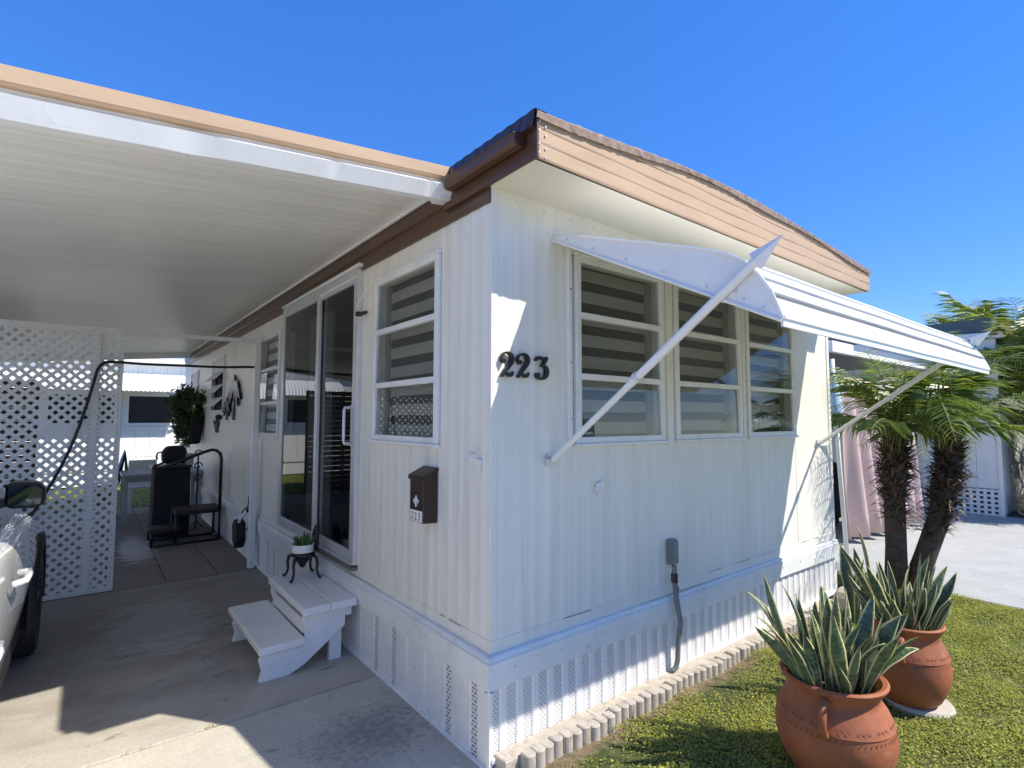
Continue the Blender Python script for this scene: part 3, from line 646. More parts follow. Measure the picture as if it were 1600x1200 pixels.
# open seam, screw heads and rust runs on the old cladding
b = MB(); random.seed(33)
for fn, a, e in ((FR, 0.05, W), (SD, 0.05, 4.4)):
    u = a
    while u < e:
        l = random.uniform(0.02, 0.22)
        if random.random() < 0.4: b.hexa([fn(u, 0.0015, 0.571), fn(u+l, 0.0015, 0.571), fn(u+l, 0.0062, 0.571), fn(u, 0.0062, 0.571), fn(u, 0.0015, 0.571+random.uniform(0.0012, 0.003)), fn(u+l, 0.0015, 0.5722+random.uniform(0, 0.0018)), fn(u+l, 0.0062, 0.5724), fn(u, 0.0062, 0.5724)])
        u += l+random.uniform(0.01, 0.12)
struct(b.build('open_seam', 'dkbrown', home), 'stuff')
b = MB()
def screw(p, r=0.006):
    r *= 0.75; b.box(p[0]-r, p[0]+r, p[1]-r, p[1]+r, p[2]-r, p[2]+r)
for k in range(13): screw((0.12+0.3*k, -0.034, 0.44), 0.005); screw((-0.034, 0.2+0.34*k, 0.44), 0.005)
for k in range(20): screw((0.15+0.19*k, -0.002, 2.69+random.uniform(-0.004, 0.004)), 0.004)
for z in (2.75, 2.79, 2.85, 2.89): screw((RX0+0.012, RY-0.008, z), 0.006); screw((RX0+0.05, RY-0.008, z-0.015), 0.005); screw((RX1-0.02, RY-0.008, z), 0.006)
for i in range(3):
    for z in (1.6, 1.9, 2.3): screw((0.512, -0.021, z), 0.004)
struct(b.build('screw_heads', 'alu', home), 'stuff')

# ------------------------------------------------------------------ carport
cp = thing('carport_roof', 'flat white metal carport roof with dented tan topped front edge', 'carport')
CZ = lambda x: 2.862+0.10*x
CX0, CX1, CY0, CY1 = -3.8, -0.03, 0.33, 9.75
y = CY0+0.02
while y < CY1-0.05:
    e = min(y+0.305, CY1); b = MB(); r = []
    for k in range(3):
        a = y+(e-y)*k/3; c = y+(e-y)*(k+1)/3; r += [(a, 0.0), (a+0.012, -0.0017), (a+0.022, -0.0017), (a+0.034, 0.0), (c-0.002, 0.0)]
    r[0] = (y, 0.0006); r.append((e-0.0002, 0.0006))
    rows = [[(x, yy, CZ(x)+dz+0.002*math.sin(x*2+y)) for yy, dz in r] for x in (CX0, CX0*0.66, CX0*0.33, CX1)]
    b.grid(rows); b.build('roof_pan', 'ceiling', cp); y = e
b = MB(); b.hexa([(CX0, CY0+0.02, CZ(CX0)+0.03), (CX1, CY0+0.02, CZ(CX1)+0.03), (CX1, CY1, CZ(CX1)+0.03), (CX0, CY1, CZ(CX0)+0.03), (CX0, CY0+0.02, CZ(CX0)+0.06), (CX1, CY0+0.02, CZ(CX1)+0.06), (CX1, CY1, CZ(CX1)+0.06), (CX0, CY1, CZ(CX0)+0.06)]); b.build('roof_deck', 'white', cp)
def edge(name, mat, prof, dent=0.0, x1=0.0):
    b = MB(); rows = []; N = 260
    for i in range(N+1):
        x = CX0+(x1-CX0)*i/N; z = 2.765+0.1*x
        dn = dent*(math.exp(-((x+1.22)/0.10)**2)*1.2+math.exp(-((x+1.55)/0.25)**2)*0.7+math.exp(-((x+0.65)/0.03)**2)*0.4+math.exp(-((x+0.16)/0.02)**2)*0.5)+dent*0.12*math.sin(x*7)
        rows.append([(x, yy+(dn if 0 < k < len(prof)-1 else 0), z+zz+(dn*0.7 if k == mid else 0)) for k, (yy, zz) in enumerate(prof) for mid in (2,)])
    b.grid(rows); return b.build(name, mat, cp)
edge('front_channel', 'white', [(0.40, 0.004), (0.335, 0.0), (0.300, 0.068), (0.318, 0.080), (0.350, 0.086), (0.350, 0.125), (0.40, 0.13)], 0.010)
edge('front_cap', 'tan', [(0.36, 0.112), (0.318, 0.112), (0.312, 0.118), (0.312, 0.172), (0.322, 0.178), (0.44, 0.172)], 0.0)
b = MB(); b.hexa([(-0.10, 0.325, 2.757), (0.012, 0.325, 2.768), (0.012, 0.42, 2.768), (-0.10, 0.42, 2.757), (-0.10, 0.325, 2.765), (0.012, 0.325, 2.80), (0.012, 0.42, 2.80), (-0.10, 0.42, 2.765)]); b.build('end_clip', 'white', cp)
b = MB(); b.hexa([(CX0, CY1, CZ(CX0)-0.10), (CX1, CY1, CZ(CX1)-0.10), (CX1, CY1+0.04, CZ(CX1)-0.10), (CX0, CY1+0.04, CZ(CX0)-0.10), (CX0, CY1, CZ(CX0)+0.06), (CX1, CY1, CZ(CX1)+0.06), (CX1, CY1+0.04, CZ(CX1)+0.06), (CX0, CY1+0.04, CZ(CX0)+0.06)]); b.build('rear_beam', 'white', cp)
b = MB(); b.box(CX0-0.04, CX0, CY0, CY1, 2.36, 2.55); b.build('side_beam', 'white', cp)
for yy in (0.6, 4.25, 7.0, 9.7):
    b = MB(); b.box(CX0+0.0, CX0+0.07, yy-0.035, yy+0.035, 0, 2.47); b.build('post', 'white', cp)
# thin white moulding between ceiling and brown strip
b = MB(); b.box(-0.045, -0.03, 0.42, CY1, 2.838, 2.856); b.build('edge_moulding', 'white', cp)

# ------------------------------------------------------------------ lattice screen with beam and wall post
ls = thing('lattice_screen', 'white diagonal lattice screen panel dividing the carport from the patio', 'lattice screen', (-1.27, 4.25, 0))
LX0, LX1, LZ0, LZ1 = -3.72, -1.275, 0.01, 2.44
def clipline(c, s):
    """z = s*x + c inside the panel"""
    pts = []
    for x in (LX0, LX1):
        z = s*x+c
        if LZ0 <= z <= LZ1: pts.append((x, z))
    for z in (LZ0, LZ1):
        x = (z-c)/s
        if LX0 < x < LX1: pts.append((x, z))
    pts = sorted(set((round(p[0], 5), round(p[1], 5)) for p in pts))
    return (pts[0], pts[-1]) if len(pts) >= 2 else None
pitch = 0.0845
for s, yy in ((1, 4.245), (-1, 4.253)):
    lo, hi = (LZ0-LX1, LZ1-LX0) if s == 1 else (LZ0+LX0, LZ1+LX1)
    c = lo+0.03
    while c < hi:
        q = clipline(c, s); c += pitch
        if not q: continue
        (xa, za), (xb, zb) = q
        if math.hypot(xb-xa, zb-za) < 0.06: continue
        b = MB(); b.bar((xa, yy, za), (xb, yy, zb), 0.0285, 0.0075, up=(0, 1, 0)); b.build('lattice_strip', 'white', ls)
for x0, x1 in ((-1.505, -1.432), (-2.72, -2.65)):
    b = MB(); b.box(x0, x1, 4.232, 4.2405, LZ0, LZ1+0.005); b.build('batten', 'white', ls, bevel=0.002)
for q in ((-1.305, -1.262, 4.230, 4.27, 0.0, 2.46), (LX0, -1.305, 4.234, 4.2395, 0.0, 0.045), (LX0, -1.305, 4.234, 4.2395, 2.395, 2.45)):
    b = MB(); b.box(*q); b.build('frame_bar', 'white', ls, bevel=0.002)
b = MB(); b.hexa([(-1.262, 4.235, 2.40), (-0.11, 4.235, 2.425), (-0.11, 4.275, 2.425), (-1.262, 4.275, 2.40), (-1.262, 4.235, 2.435), (-0.11, 4.235, 2.47), (-0.11, 4.275, 2.47), (-1.262, 4.275, 2.435)]); b.build('beam', 'white', ls, bevel=0.003)
b = MB(); b.box(-0.105, -0.045, 4.225, 4.30, 0.0, 2.48); b.build('post', 'white', ls, bevel=0.004)
# nail heads on the battens
b = MB()
for k in range(58):
    z = 0.05+k*0.0415
    for x in (-1.497, -1.44, -1.29):
        if random.random() < 0.75: b.box(x-0.004, x+0.004, 4.2285, 4.2325, z-0.004, z+0.004)
struct(b.build('nail_heads', 'grey', ls), 'stuff')

# ------------------------------------------------------------------ window awning
aw = thing('window_awning', 'white slatted metal awning over the triple front window', 'awning', (0.4, 0, 2.55))
AX0, AX1 = 0.40, 3.57
cpts = [(0.0, 2.572), (0.22, 2.493), (0.42, 2.424), (0.60, 2.362), (0.75, 2.310), (0.88, 2.262), (0.985, 2.219), (1.055, 2.172), (1.105, 2.112), (1.148, 2.045), (1.185, 1.945)]
for k in range(len(cpts)-1):
    (d0, z0_), (d1, z1_) = cpts[k], cpts[k+1]; dd = Vector((d1-d0, z1_-z0_)); L_ = dd.length; n = Vector((-dd.y, dd.x))/L_; t_ = dd/L_
    def P(a, h): q = Vector((d0, z0_))+t_*a+n*h; return (q.x, q.y)
    prof = [P(-0.004, -0.006), P(0.012, -0.006), P(0.022, 0.012), P(L_*0.5, 0.015), P(L_-0.012, 0.014), P(L_-0.004, 0.010), P(L_-0.002, -0.006), P(L_*0.9, -0.004), P(0, -0.010)]
    b = MB(); rows = []
    for i in range(9):
        x = AX0+(AX1-AX0)*i/8; rows.append([(x, -p[0], p[1]+0.0012*math.sin(i*2.1+k)) for p in prof]+[(x, -prof[0][0], prof[0][1])])
    b.grid(rows); n_ = len(prof); b.f += [tuple(range(n_)), tuple(range(8*(n_+1), 8*(n_+1)+n_))]
    b.build('awning_slat', 'awning', aw)
for k in range(1, len(cpts)-1):
    d, z = cpts[k]; b = MB(); b.bar((AX0, -d, z-0.001), (AX1, -d, z-0.001), 0.022, 0.004, up=(0, -0.5, 1)); b.build('seam', 'seam', aw)
for x0, x1 in ((AX0-0.008, AX0), (AX1, AX1+0.008)):
    b = MB(); b.prism([(0.0, 2.575), (0.0, 2.548)]+[(1.185, 1.945)]+[(d+0.004, z+0.012) for d, z in cpts[::-1]][:-1], lambda u, v_, d: (d, -u, v_), x0, x1); b.build('side_panel', 'awning', aw)
    b = MB(); xm = x0-0.004 if x0 < 1 else x1+0.004
    b.tube([(xm, -d-0.003, z+0.013) for d, z in cpts], 0.007, 6); b.build('edge_roll', 'awning', aw)
    b = MB(); b.tube([(xm, -0.0, 2.550), (xm, -1.185, 1.945)], 0.008, 6); b.build('edge_roll', 'awning', aw)
b = MB(); b.box(AX0-0.02, AX1+0.02, -0.022, 0.0, 2.56, 2.592); b.build('wall_rail', 'awning', aw)
b = MB(); b.box(AX0, AX1, -1.187, -1.178, 1.925, 1.962); b.build('front_lip', 'awning', aw)
for xa in (AX0-0.028, AX1+0.028):
    f0 = Vector((xa, -0.03, 1.392)); dr = Vector((0, -1, 0.722)).normalized(); tip = f0+dr*1.46
    ar = MB(); ar.tube([f0, f0+dr*0.66], 0.0155, 10); arm = ar.build('support_arm', 'awning', aw, smooth='auto')
    q = MB(); q.tube([f0+dr*0.62, f0+dr*1.335], 0.0185, 10); q.build('sleeve', 'awning', arm, smooth='auto')
    q = MB(); q.tube([f0+dr*0.655, f0+dr*0.672], 0.026, 10); q.bar(f0+dr*0.66+Vector((-0.04, 0, 0)), f0+dr*0.66+Vector((0.04, 0, 0)), 0.008, 0.008); q.build('clamp', 'alu', arm)
    sv = Vector((0, -dr.z, -dr.y)).normalized()*-1; up_ = Vector((0, -0.722, -1)).normalized()
    base = f0+dr*1.33; up_ = dr.cross(Vector((1, 0, 0))).normalized(); wx = Vector((1, 0, 0))
    q = MB(); ring = [base+up_*0.040, base+wx*0.016, base-up_*0.040, base-wx*0.016]
    back = base-dr*0.018
    q.add(ring+[base+dr*0.125, back], [(0, 1, 4), (1, 2, 4), (2, 3, 4), (3, 0, 4), (1, 0, 5), (2, 1, 5), (3, 2, 5), (0, 3, 5)]); q.build('spear_head', 'awning', arm)
    q = MB(); q.box(xa-0.03, xa+0.03, -0.014, -0.007, 1.36, 1.42); q.box(xa-0.045, xa+0.045, -0.03, -0.014, 1.385, 1.397); q.build('foot_bracket', 'alu', arm)

b = MB()
for d in (0.12, 0.3, 0.5, 0.7, 0.9, 1.05):
    t = d/1.185; b.tube([(AX0-0.0125, -d, 2.562-0.605*t+0.018), (AX0-0.007, -d, 2.562-0.605*t+0.018)], 0.006, 6)
for d, z in ((1.02, 2.08), (1.12, 2.0), (0.95, 2.09), (0.97, 2.05)): b.tube([(AX0-0.0125, -d, z), (AX0-0.007, -d, z)], 0.008, 6)
struct(b.build('rivets', 'alu', aw), 'stuff')

# ------------------------------------------------------------------ house numbers
hn = thing('house_number', 'black cast numerals 223 screwed to the front wall beside the corner', 'house number', (0.19, -0.01, 1.86))
two = ([(0.10, 0.62), (0.035, 0.72), (0.06, 0.86), (0.17, 0.97), (0.32, 1.0), (0.46, 0.93), (0.53, 0.79), (0.50, 0.64), (0.40, 0.48), (0.27, 0.32), (0.15, 0.16), (0.05, 0.0)],
       [0.05, 0.045, 0.035, 0.035, 0.045, 0.07, 0.09, 0.09, 0.08, 0.07, 0.055, 0.04])
twob = ([(0.05, 0.05), (0.14, 0.13), (0.26, 0.13), (0.40, 0.07), (0.50, 0.10), (0.58, 0.24)], [0.04, 0.05, 0.06, 0.075, 0.06, 0.02])
three = ([(0.60, 0.95), (0.52, 0.80), (0.42, 0.66), (0.34, 0.55)], [0.06, 0.07, 0.06, 0.045])
threea = ([(0.05, 0.76), (0.08, 0.86), (0.14, 0.93), (0.28, 0.90), (0.45, 0.88), (0.62, 0.97)], [0.03, 0.05, 0.05, 0.075, 0.06, 0.02])
threeb = ([(0.30, 0.56), (0.44, 0.57), (0.56, 0.48), (0.60, 0.33), (0.57, 0.18), (0.47, 0.06), (0.32, 0.0), (0.18, 0.03), (0.08, 0.12)], [0.03, 0.05, 0.08, 0.095, 0.09, 0.07, 0.05, 0.05, 0.06])
def circ(c, r, n=14): return [(c[0]+r*math.cos(2*math.pi*k/n), c[1]+r*math.sin(2*math.pi*k/n)) for k in range(n)]
def smooth_path(pts, wid, k=4):
    P, Q = [], []
    n = len(pts)
    for i in range(n-1):
        p0, p1, p2, p3 = pts[max(i-1, 0)], pts[i], pts[i+1], pts[min(i+2, n-1)]
        for j in range(k):
            t = j/k; f_ = lambda a, b_, c, d: 0.5*((2*b_)+(-a+c)*t+(2*a-5*b_+4*c-d)*t*t+(-a+3*b_-3*c+d)*t**3)
            P.append((f_(p0[0], p1[0], p2[0], p3[0]), f_(p0[1], p1[1], p2[1], p3[1]))); Q.append(wid[i]*(1-t)+wid[i+1]*t)
    P.append(pts[-1]); Q.append(wid[-1]); return P, Q
for ch, x0 in (('2', 0.040), ('2', 0.140), ('3', 0.258)):
    H_ = 0.118; W_ = 0.132
    fn = lambda u, v_, d, x0=x0: (x0+u*W_, d, 1.802+v_*H_)
    b = MB()
    if ch == '2':
        b.ribbon(*smooth_path(*two), fn, -0.028, -0.010); b.ribbon(*smooth_path(*twob), fn, -0.0275, -0.0105); b.prism(circ((0.13, 0.64), 0.095), fn, -0.0285, -0.0095)
    else:
        b.ribbon(*smooth_path(*three), fn, -0.028, -0.010); b.ribbon(*smooth_path(*threea), fn, -0.0275, -0.0105); b.ribbon(*smooth_path(*threeb), fn, -0.0285, -0.0095); b.prism(circ((0.13, 0.17), 0.1), fn, -0.0283, -0.0097)
    b.build('digit', 'black', hn)

# ------------------------------------------------------------------ mailbox
mb = thing('mailbox', 'dark brown wall mailbox with sloped lid and a small 223 plate', 'mailbox', (0, 0.55, 1.04))
b = MB(); b.prism([(-0.095, 1.045), (-0.008, 1.040), (-0.008, 1.325), (-0.095, 1.285)], lambda u, v_, d: (u, d, v_), 0.475, 0.625); b.build('body', 'mailbox', mb, bevel=0.004)
b = MB(); b.hexa([(-0.104, 0.468, 1.268), (-0.006, 0.468, 1.318), (-0.006, 0.632, 1.318), (-0.104, 0.632, 1.268), (-0.104, 0.468, 1.292), (-0.006, 0.468, 1.338), (-0.006, 0.632, 1.338), (-0.104, 0.632, 1.292)]); b.build('lid', 'mailbox', mb, bevel=0.003)
fm = lambda u, v_, d: (-0.0955-d, u, v_)
b = MB(); b.box(-0.0975, -0.0955, 0.482, 0.612, 1.050, 1.108); b.build('plate', 'label', mb)
for ch, y0 in (('2', 0.600), ('2', 0.562), ('3', 0.524)):
    text_mesh(ch, 0.058, lambda x, y, y0=y0: (-0.0982, y0-x*0.85, 1.058+y), 'digit', 'black', mb)
fl = MB(); fq = lambda u, v_, d: (-0.0955-d, 0.548+u, 1.155+v_)
fl.prism([(0, 0.034), (0.010, 0.016), (0.006, 0.002), (0.004, -0.012), (0.008, -0.024), (0, -0.030), (-0.008, -0.024), (-0.004, -0.012), (-0.006, 0.002), (-0.010, 0.016)], fq, 0.0, 0.004)
for s in (1, -1): fl.ribbon([(0.004*s, -0.004), (0.012*s, 0.010), (0.022*s, 0.010), (0.024*s, -0.002), (0.019*s, -0.007)], [0.003, 0.004, 0.004, 0.0035, 0.002], fq, 0.0005, 0.0035)
fl.prism([(-0.014, -0.014), (0.014, -0.014), (0.014, -0.008), (-0.014, -0.008)], fq, 0.001, 0.005); fl.build('emblem', 'label', mb)

# ------------------------------------------------------------------ small fittings on the walls
eb = thing('electrical_box', 'grey outdoor electrical box with conduit running down the front wall', 'electrical box', (1.38, 0, 0.06))
b = MB(); b.box(1.345, 1.408, -0.048, -0.002, 0.70, 0.855); b.build('box', 'grey', eb, bevel=0.008)
b = MB(); b.box(1.35, 1.403, -0.057, -0.0485, 0.708, 0.848); b.build('cover', 'grey', eb, bevel=0.006)
b = MB(); b.tube([(1.362, -0.05, 0.70), (1.362, -0.05, 0.62), (1.368, -0.058, 0.5), (1.39, -0.068, 0.36), (1.388, -0.05, 0.22), (1.388, -0.045, 0.13), (1.375, -0.04, 0.085), (1.35, -0.03, 0.07)], 0.016, 8); b.build('conduit', 'grey', eb, smooth='auto')
b = MB(); b.tube([(1.362, -0.05, 0.655), (1.362, -0.05, 0.60)], 0.021, 8); b.tube([(1.378, -0.03, 0.62), (1.40, -0.05, 0.56), (1.398, -0.045, 0.48), (1.38, -0.03, 0.45)], 0.004, 5); b.build('tape', 'black', eb)
pl = MB(); pl.prism([(0.70, 1.21), (0.715, 1.245), (0.76, 1.262), (0.775, 1.24), (0.77, 1.19), (0.735, 1.178)], lambda u, v_, d: (u, d, v_), -0.016, -0.006); tag(pl.build('patch_plate', 'trim', bevel=0.003), 'small torn white patch on the front wall below the triple window', 'wall patch')
hk = thing('wall_hook', 'bent white metal hook on the side wall near the corner', 'hook', (0, 0.09, 1.36))
b = MB(); b.tube([(-0.01, 0.13, 1.43), (-0.04, 0.12, 1.44), (-0.05, 0.10, 1.41), (-0.012, 0.085, 1.40)], 0.006, 6); b.build('hook', 'white', hk, smooth=True)
b = MB(); b.prism([(0.065, 1.40), (0.10, 1.41), (0.105, 1.36), (0.09, 1.33), (0.075, 1.345)], lambda u, v_, d: (d, u, v_), -0.012, -0.007); b.build('bracket_plate', 'trim', hk)
pw = thing('wall_socket', 'small black lamp socket with loose wire beside the sliding door', 'lamp socket', (0, 1.49, 2.33))
b = MB(); b.tube([(-0.012, 1.45, 2.34), (-0.045, 1.48, 2.325), (-0.055, 1.515, 2.33)], [0.010, 0.016, 0.02], 8); b.build('socket', 'black', pw, smooth=True)
b = MB(); b.tube([(-0.05, 1.51, 2.335), (-0.05, 1.53, 2.40), (-0.03, 1.49, 2.46), (-0.014, 1.40, 2.50), (-0.012, 1.345, 2.53)], 0.005, 5); b.build('wire', 'siding', pw, smooth=True)
fa = thing('outdoor_faucet', 'white plastic outdoor faucet and plug box on the carport wall', 'faucet', (0, 4.4, 0.5))
b = MB(); b.box(-0.03, -0.004, 4.31, 4.41, 0.47, 0.57); b.build('plate', 'white', fa, bevel=0.006)
b = MB(); b.tube([(-0.03, 4.38, 0.55), (-0.10, 4.40, 0.57), (-0.15, 4.42, 0.53), (-0.17, 4.43, 0.46)], [0.016, 0.02, 0.02, 0.016], 8); b.build('spout', 'white', fa, smooth=True)
b = MB(); b.tube([(-0.09, 4.36, 0.575), (-0.09, 4.36, 0.62)], [0.02, 0.032], 10); b.build('knob', 'black', fa)
b = MB(); b.tube([(-0.035, 4.36, 0.44), (-0.10, 4.36, 0.40), (-0.12, 4.34, 0.37)], 0.010, 6); b.build('drain', 'grey', fa, smooth=True)
po = thing('hanging_pouch', 'angular black pouch hanging from the faucet by a cord', 'pouch', (-0.15, 4.5, 0.3))
b = MB(); b.prism([(4.50, 0.44), (4.62, 0.47), (4.72, 0.40), (4.68, 0.22), (4.56, 0.15), (4.47, 0.25)], lambda u, v_, d: (d, u-0.08, v_+0.02), -0.20, -0.10); b.build('bag', 'blackcloth', po, bevel=0.015)
b = MB(); b.tube([(-0.15, 4.50, 0.45), (-0.12, 4.52, 0.56), (-0.06, 4.53, 0.62), (-0.05, 4.55, 0.72)], 0.008, 6); b.build('cord', 'black', po, smooth=True)

# ------------------------------------------------------------------ black cable
cb = [(-0.05, 4.40, 2.16), (-0.14, 4.215, 2.155), (-0.45, 4.21, 2.135), (-0.8, 4.21, 2.13), (-1.1, 4.21, 2.125), (-1.32, 4.212, 2.13), (-1.41, 4.21, 2.115), (-1.455, 4.20, 2.05), (-1.485, 4.20, 1.90), (-1.535, 4.20, 1.66), (-1.60, 4.20, 1.40), (-1.68, 4.19, 1.16), (-1.78, 4.17, 0.92), (-1.86, 4.12, 0.75), (-1.98, 4.05, 0.55), (-2.1, 3.95, 0.42)]
P3 = [Vector(p) for p in cb]; sm = []
for i in range(len(P3)-1):
    p0, p1, p2, p3 = P3[max(i-1, 0)], P3[i], P3[i+1], P3[min(i+2, len(P3)-1)]
    for j in range(4):
        t = j/4; sm.append(0.5*((2*p1)+(-p0+p2)*t+(2*p0-5*p1+4*p2-p3)*t*t+(-p0+3*p1-3*p2+p3)*t**3))
sm.append(P3[-1]); b = MB(); b.tube(sm, 0.013, 7); tag(b.build('power_cable', 'black', smooth=True), 'thick black cable strung across the carport and down over the lattice', 'cable')

# ------------------------------------------------------------------ white wooden steps
ws = thing('wooden_steps', 'white painted two tread wooden steps below the sliding door', 'steps', (-0.33, 1.9, 0))
def plank(x0, x1, y0, y1, z0, z1): b = MB(); b.box(x0, x1, y0, y1, z0, z1); return b
b = plank(-0.636, -0.362, 1.475, 2.40, 0.168, 0.212); b.build('tread', 'white', ws, bevel=0.006)
b = plank(-0.385, -0.213, 1.455, 2.315, 0.352, 0.40); b.build('tread', 'white', ws, bevel=0.006)
b = plank(-0.209, -0.036, 1.452, 2.318, 0.353, 0.402); b.build('tread', 'white', ws, bevel=0.006)
for y0 in (1.505, 2.26):
    b = MB(); b.prism([(-0.625, 0.0), (-0.45, 0.0), (-0.36, 0.04), (-0.10, 0.225), (-0.10, 0.352), (-0.37, 0.352), (-0.372, 0.30), (-0.352, 0.235), (-0.362, 0.168), (-0.60, 0.168), (-0.63, 0.13), (-0.61, 0.06)], lambda u, v_, d: (u, d, v_), y0, y0+0.04); b.build('stringer', 'white', ws, bevel=0.004)
    b = plank(-0.185, -0.105, y0+0.045, y0+0.085, 0.0, 0.352); b.build('leg', 'white', ws, bevel=0.004)
b = plank(-0.36, -0.338, 1.56, 2.25, 0.215, 0.30); b.build('riser', 'white', ws, bevel=0.003)
b = plank(-0.10, -0.06, 1.50, 2.28, 0.29, 0.35); b.build('cleat', 'trim', ws)

# ------------------------------------------------------------------ miniature iron chair and its succulent
mc = thing('miniature_chair', 'small black cast iron garden chair used as a plant stand on the steps', 'plant stand', (-0.17, 2.13, 0.402))
C0 = Vector((-0.185, 2.16, 0.402)); rt = Matrix.Rotation(R(88), 3, 'Z')
def cw(x, y, z): return C0+rt @ Vector((x, y, z))
b = MB(); b.lathe([(0.0, 0.165), (0.085, 0.165), (0.092, 0.172), (0.092, 0.180), (0.085, 0.186), (0, 0.184)], C0, 20, cap0=False); b.build('seat', 'black', mc, smooth='auto')
b = MB(); b.lathe([(0.07, 0.166), (0.055, 0.13), (0.03, 0.105), (0.022, 0.085), (0.012, 0.075), (0.0, 0.072)], C0, 14, cap0=False); b.build('apron', 'black', mc, smooth=True)
for sx, sy in ((1, 1), (1, -1), (-1, 1), (-1, -1)):
    b = MB(); b.tube([cw(0.06*sx, 0.06*sy, 0.168), cw(0.080*sx, 0.080*sy, 0.15), cw(0.086*sx, 0.086*sy, 0.11), cw(0.082*sx, 0.082*sy, 0.06), cw(0.092*sx, 0.092*sy, 0.02), cw(0.108*sx, 0.108*sy, 0.008)], [0.014, 0.013, 0.011, 0.009, 0.009, 0.013], 7); b.build('leg', 'black', mc, smooth=True)
bk = MB(); ring = [cw(0.075*math.cos(t), -0.085-0.03*math.sin(max(0, t))*0.6, 0.185+0.19*math.sin(t)**0.75 if math.sin(t) > 0 else 0.185) for t in [math.pi*k/16 for k in range(17)]]
bk.tube(ring, 0.008, 6)
for i in range(-3, 4):
    x = i*0.02
    bk.tube([cw(x, -0.086, 0.19), cw(x*1.2+0.012, -0.094, 0.26), cw(x*0.8-0.01, -0.10, 0.33+0.02*(3-abs(i))/3)], 0.0042, 5); bk.tube([cw(x, -0.086, 0.19), cw(x*1.2-0.012, -0.094, 0.25), cw(x*0.8+0.01, -0.10, 0.32+0.02*(3-abs(i))/3)], 0.0042, 5)
bk.build('backrest', 'black', mc, smooth=True)
pp = thing('succulent_pot', 'green succulent in a white ceramic bowl on the iron chair', 'potted plant', C0+Vector((0, 0, 0.188)))
b = MB(); b.lathe([(0.05, 0.186), (0.078, 0.190), (0.083, 0.20), (0.083, 0.222), (0.080, 0.225), (0.083, 0.228), (0.083, 0.25), (0.078, 0.25), (0.074, 0.235), (0.0, 0.235)], C0, 22); b.build('bowl', 'potwhite', pp, smooth='auto')
for k in range(26):
    a = random.uniform(0, 6.28); r0 = random.uniform(0, 0.05); l = random.uniform(0.06, 0.105); tl = random.uniform(0.1, 0.75)
    p0 = C0+Vector((r0*math.cos(a), r0*math.sin(a), 0.238)); d_ = Vector((math.cos(a)*math.sin(tl), math.sin(a)*math.sin(tl), math.cos(tl)))
    b = MB(); b.tube([p0, p0+d_*l*0.4, p0+d_*l*0.75+Vector((0, 0, 0.004)), p0+d_*l+Vector((0, 0, 0.01))], [0.008, 0.011, 0.007, 0.001], 5); b.build('leaf', 'succulent', pp, smooth=True)

# ------------------------------------------------------------------ patio things in the shade
bs = thing('step_stool', 'black metal two step platform with curved handrail on the patio', 'step stool', (-0.45, 6.1, 0))
b = MB(); b.box(-0.60, -0.08, 5.92, 6.36, 0.395, 0.43); b.build('platform', 'tread', bs, bevel=0.006)
b = MB(); b.box(-0.86, -0.53, 5.95, 6.32, 0.185, 0.215); b.build('tread', 'tread', bs, bevel=0.006)
fm_ = MB(); rr = 0.016
for yy in (5.93, 6.35):
    for (a, e) in (((-0.59, yy, 0.015), (-0.59, yy, 0.40)), ((-0.10, yy, 0.015), (-0.10, yy, 0.40)), ((-0.84, yy, 0.015), (-0.84, yy, 0.19)), ((-0.84, yy, 0.02), (-0.10, yy, 0.02)), ((-0.84, yy, 0.18), (-0.59, yy, 0.18)), ((-0.59, yy, 0.38), (-0.10, yy, 0.38))): fm_.tube([a, e], rr, 6)
for x, z in ((-0.84, 0.02), (-0.59, 0.02), (-0.10, 0.02), (-0.84, 0.18), (-0.59, 0.38), (-0.10, 0.38)): fm_.tube([(x, 5.93, z), (x, 6.35, z)], rr, 6)
fm_.build('frame', 'black', bs, smooth=True)
b = MB(); hp = [(-0.10, 5.93, 0.38), (-0.10, 5.93, 1.06), (-0.115, 5.93, 1.13), (-0.16, 5.93, 1.175), (-0.22, 5.93, 1.185), (-0.30, 5.93, 1.16), (-0.74, 5.93, 0.985)]; b.tube(hp, 0.02, 8); b.build('handrail', 'black', bs, smooth=True)
cb_ = thing('patio_cabinet', 'tall black cabinet under a cloth cover behind the step platform', 'cabinet', (-0.52, 6.75, 0))
b = MB(); b.hexa([(-0.80, 6.52, 0.03), (-0.36, 6.52, 0.03), (-0.36, 6.98, 0.03), (-0.80, 6.98, 0.03), (-0.785, 6.53, 0.92), (-0.37, 6.53, 0.92), (-0.37, 6.97, 0.92), (-0.785, 6.97, 0.92)]); b.build('body', 'blackcloth', cb_, bevel=0.012)
b = MB(); b.box(-0.82, -0.35, 6.50, 7.0, 0.92, 0.955); b.build('top', 'black', cb_, bevel=0.006)
for x in (-0.79, -0.40):
    for yy in (6.54, 6.93): b = MB(); b.box(x, x+0.04, yy, yy+0.04, 0.0, 0.03); b.build('foot', 'black', cb_)
bg_ = thing('camera_bag', 'lumpy black bag with a strap lying on the covered cabinet', 'bag', (-0.55, 6.7, 0.955))
b = MB(); b.prism([(-0.66, 0.972), (-0.69, 1.0), (-0.695, 1.13), (-0.64, 1.21), (-0.52, 1.215), (-0.435, 1.21), (-0.41, 1.13), (-0.40, 1.02), (-0.42, 0.975)], lambda u, v_, d: (u, d, v_), 6.60, 6.86); b.build('bag_body', 'blackcloth', bg_, bevel=0.03)
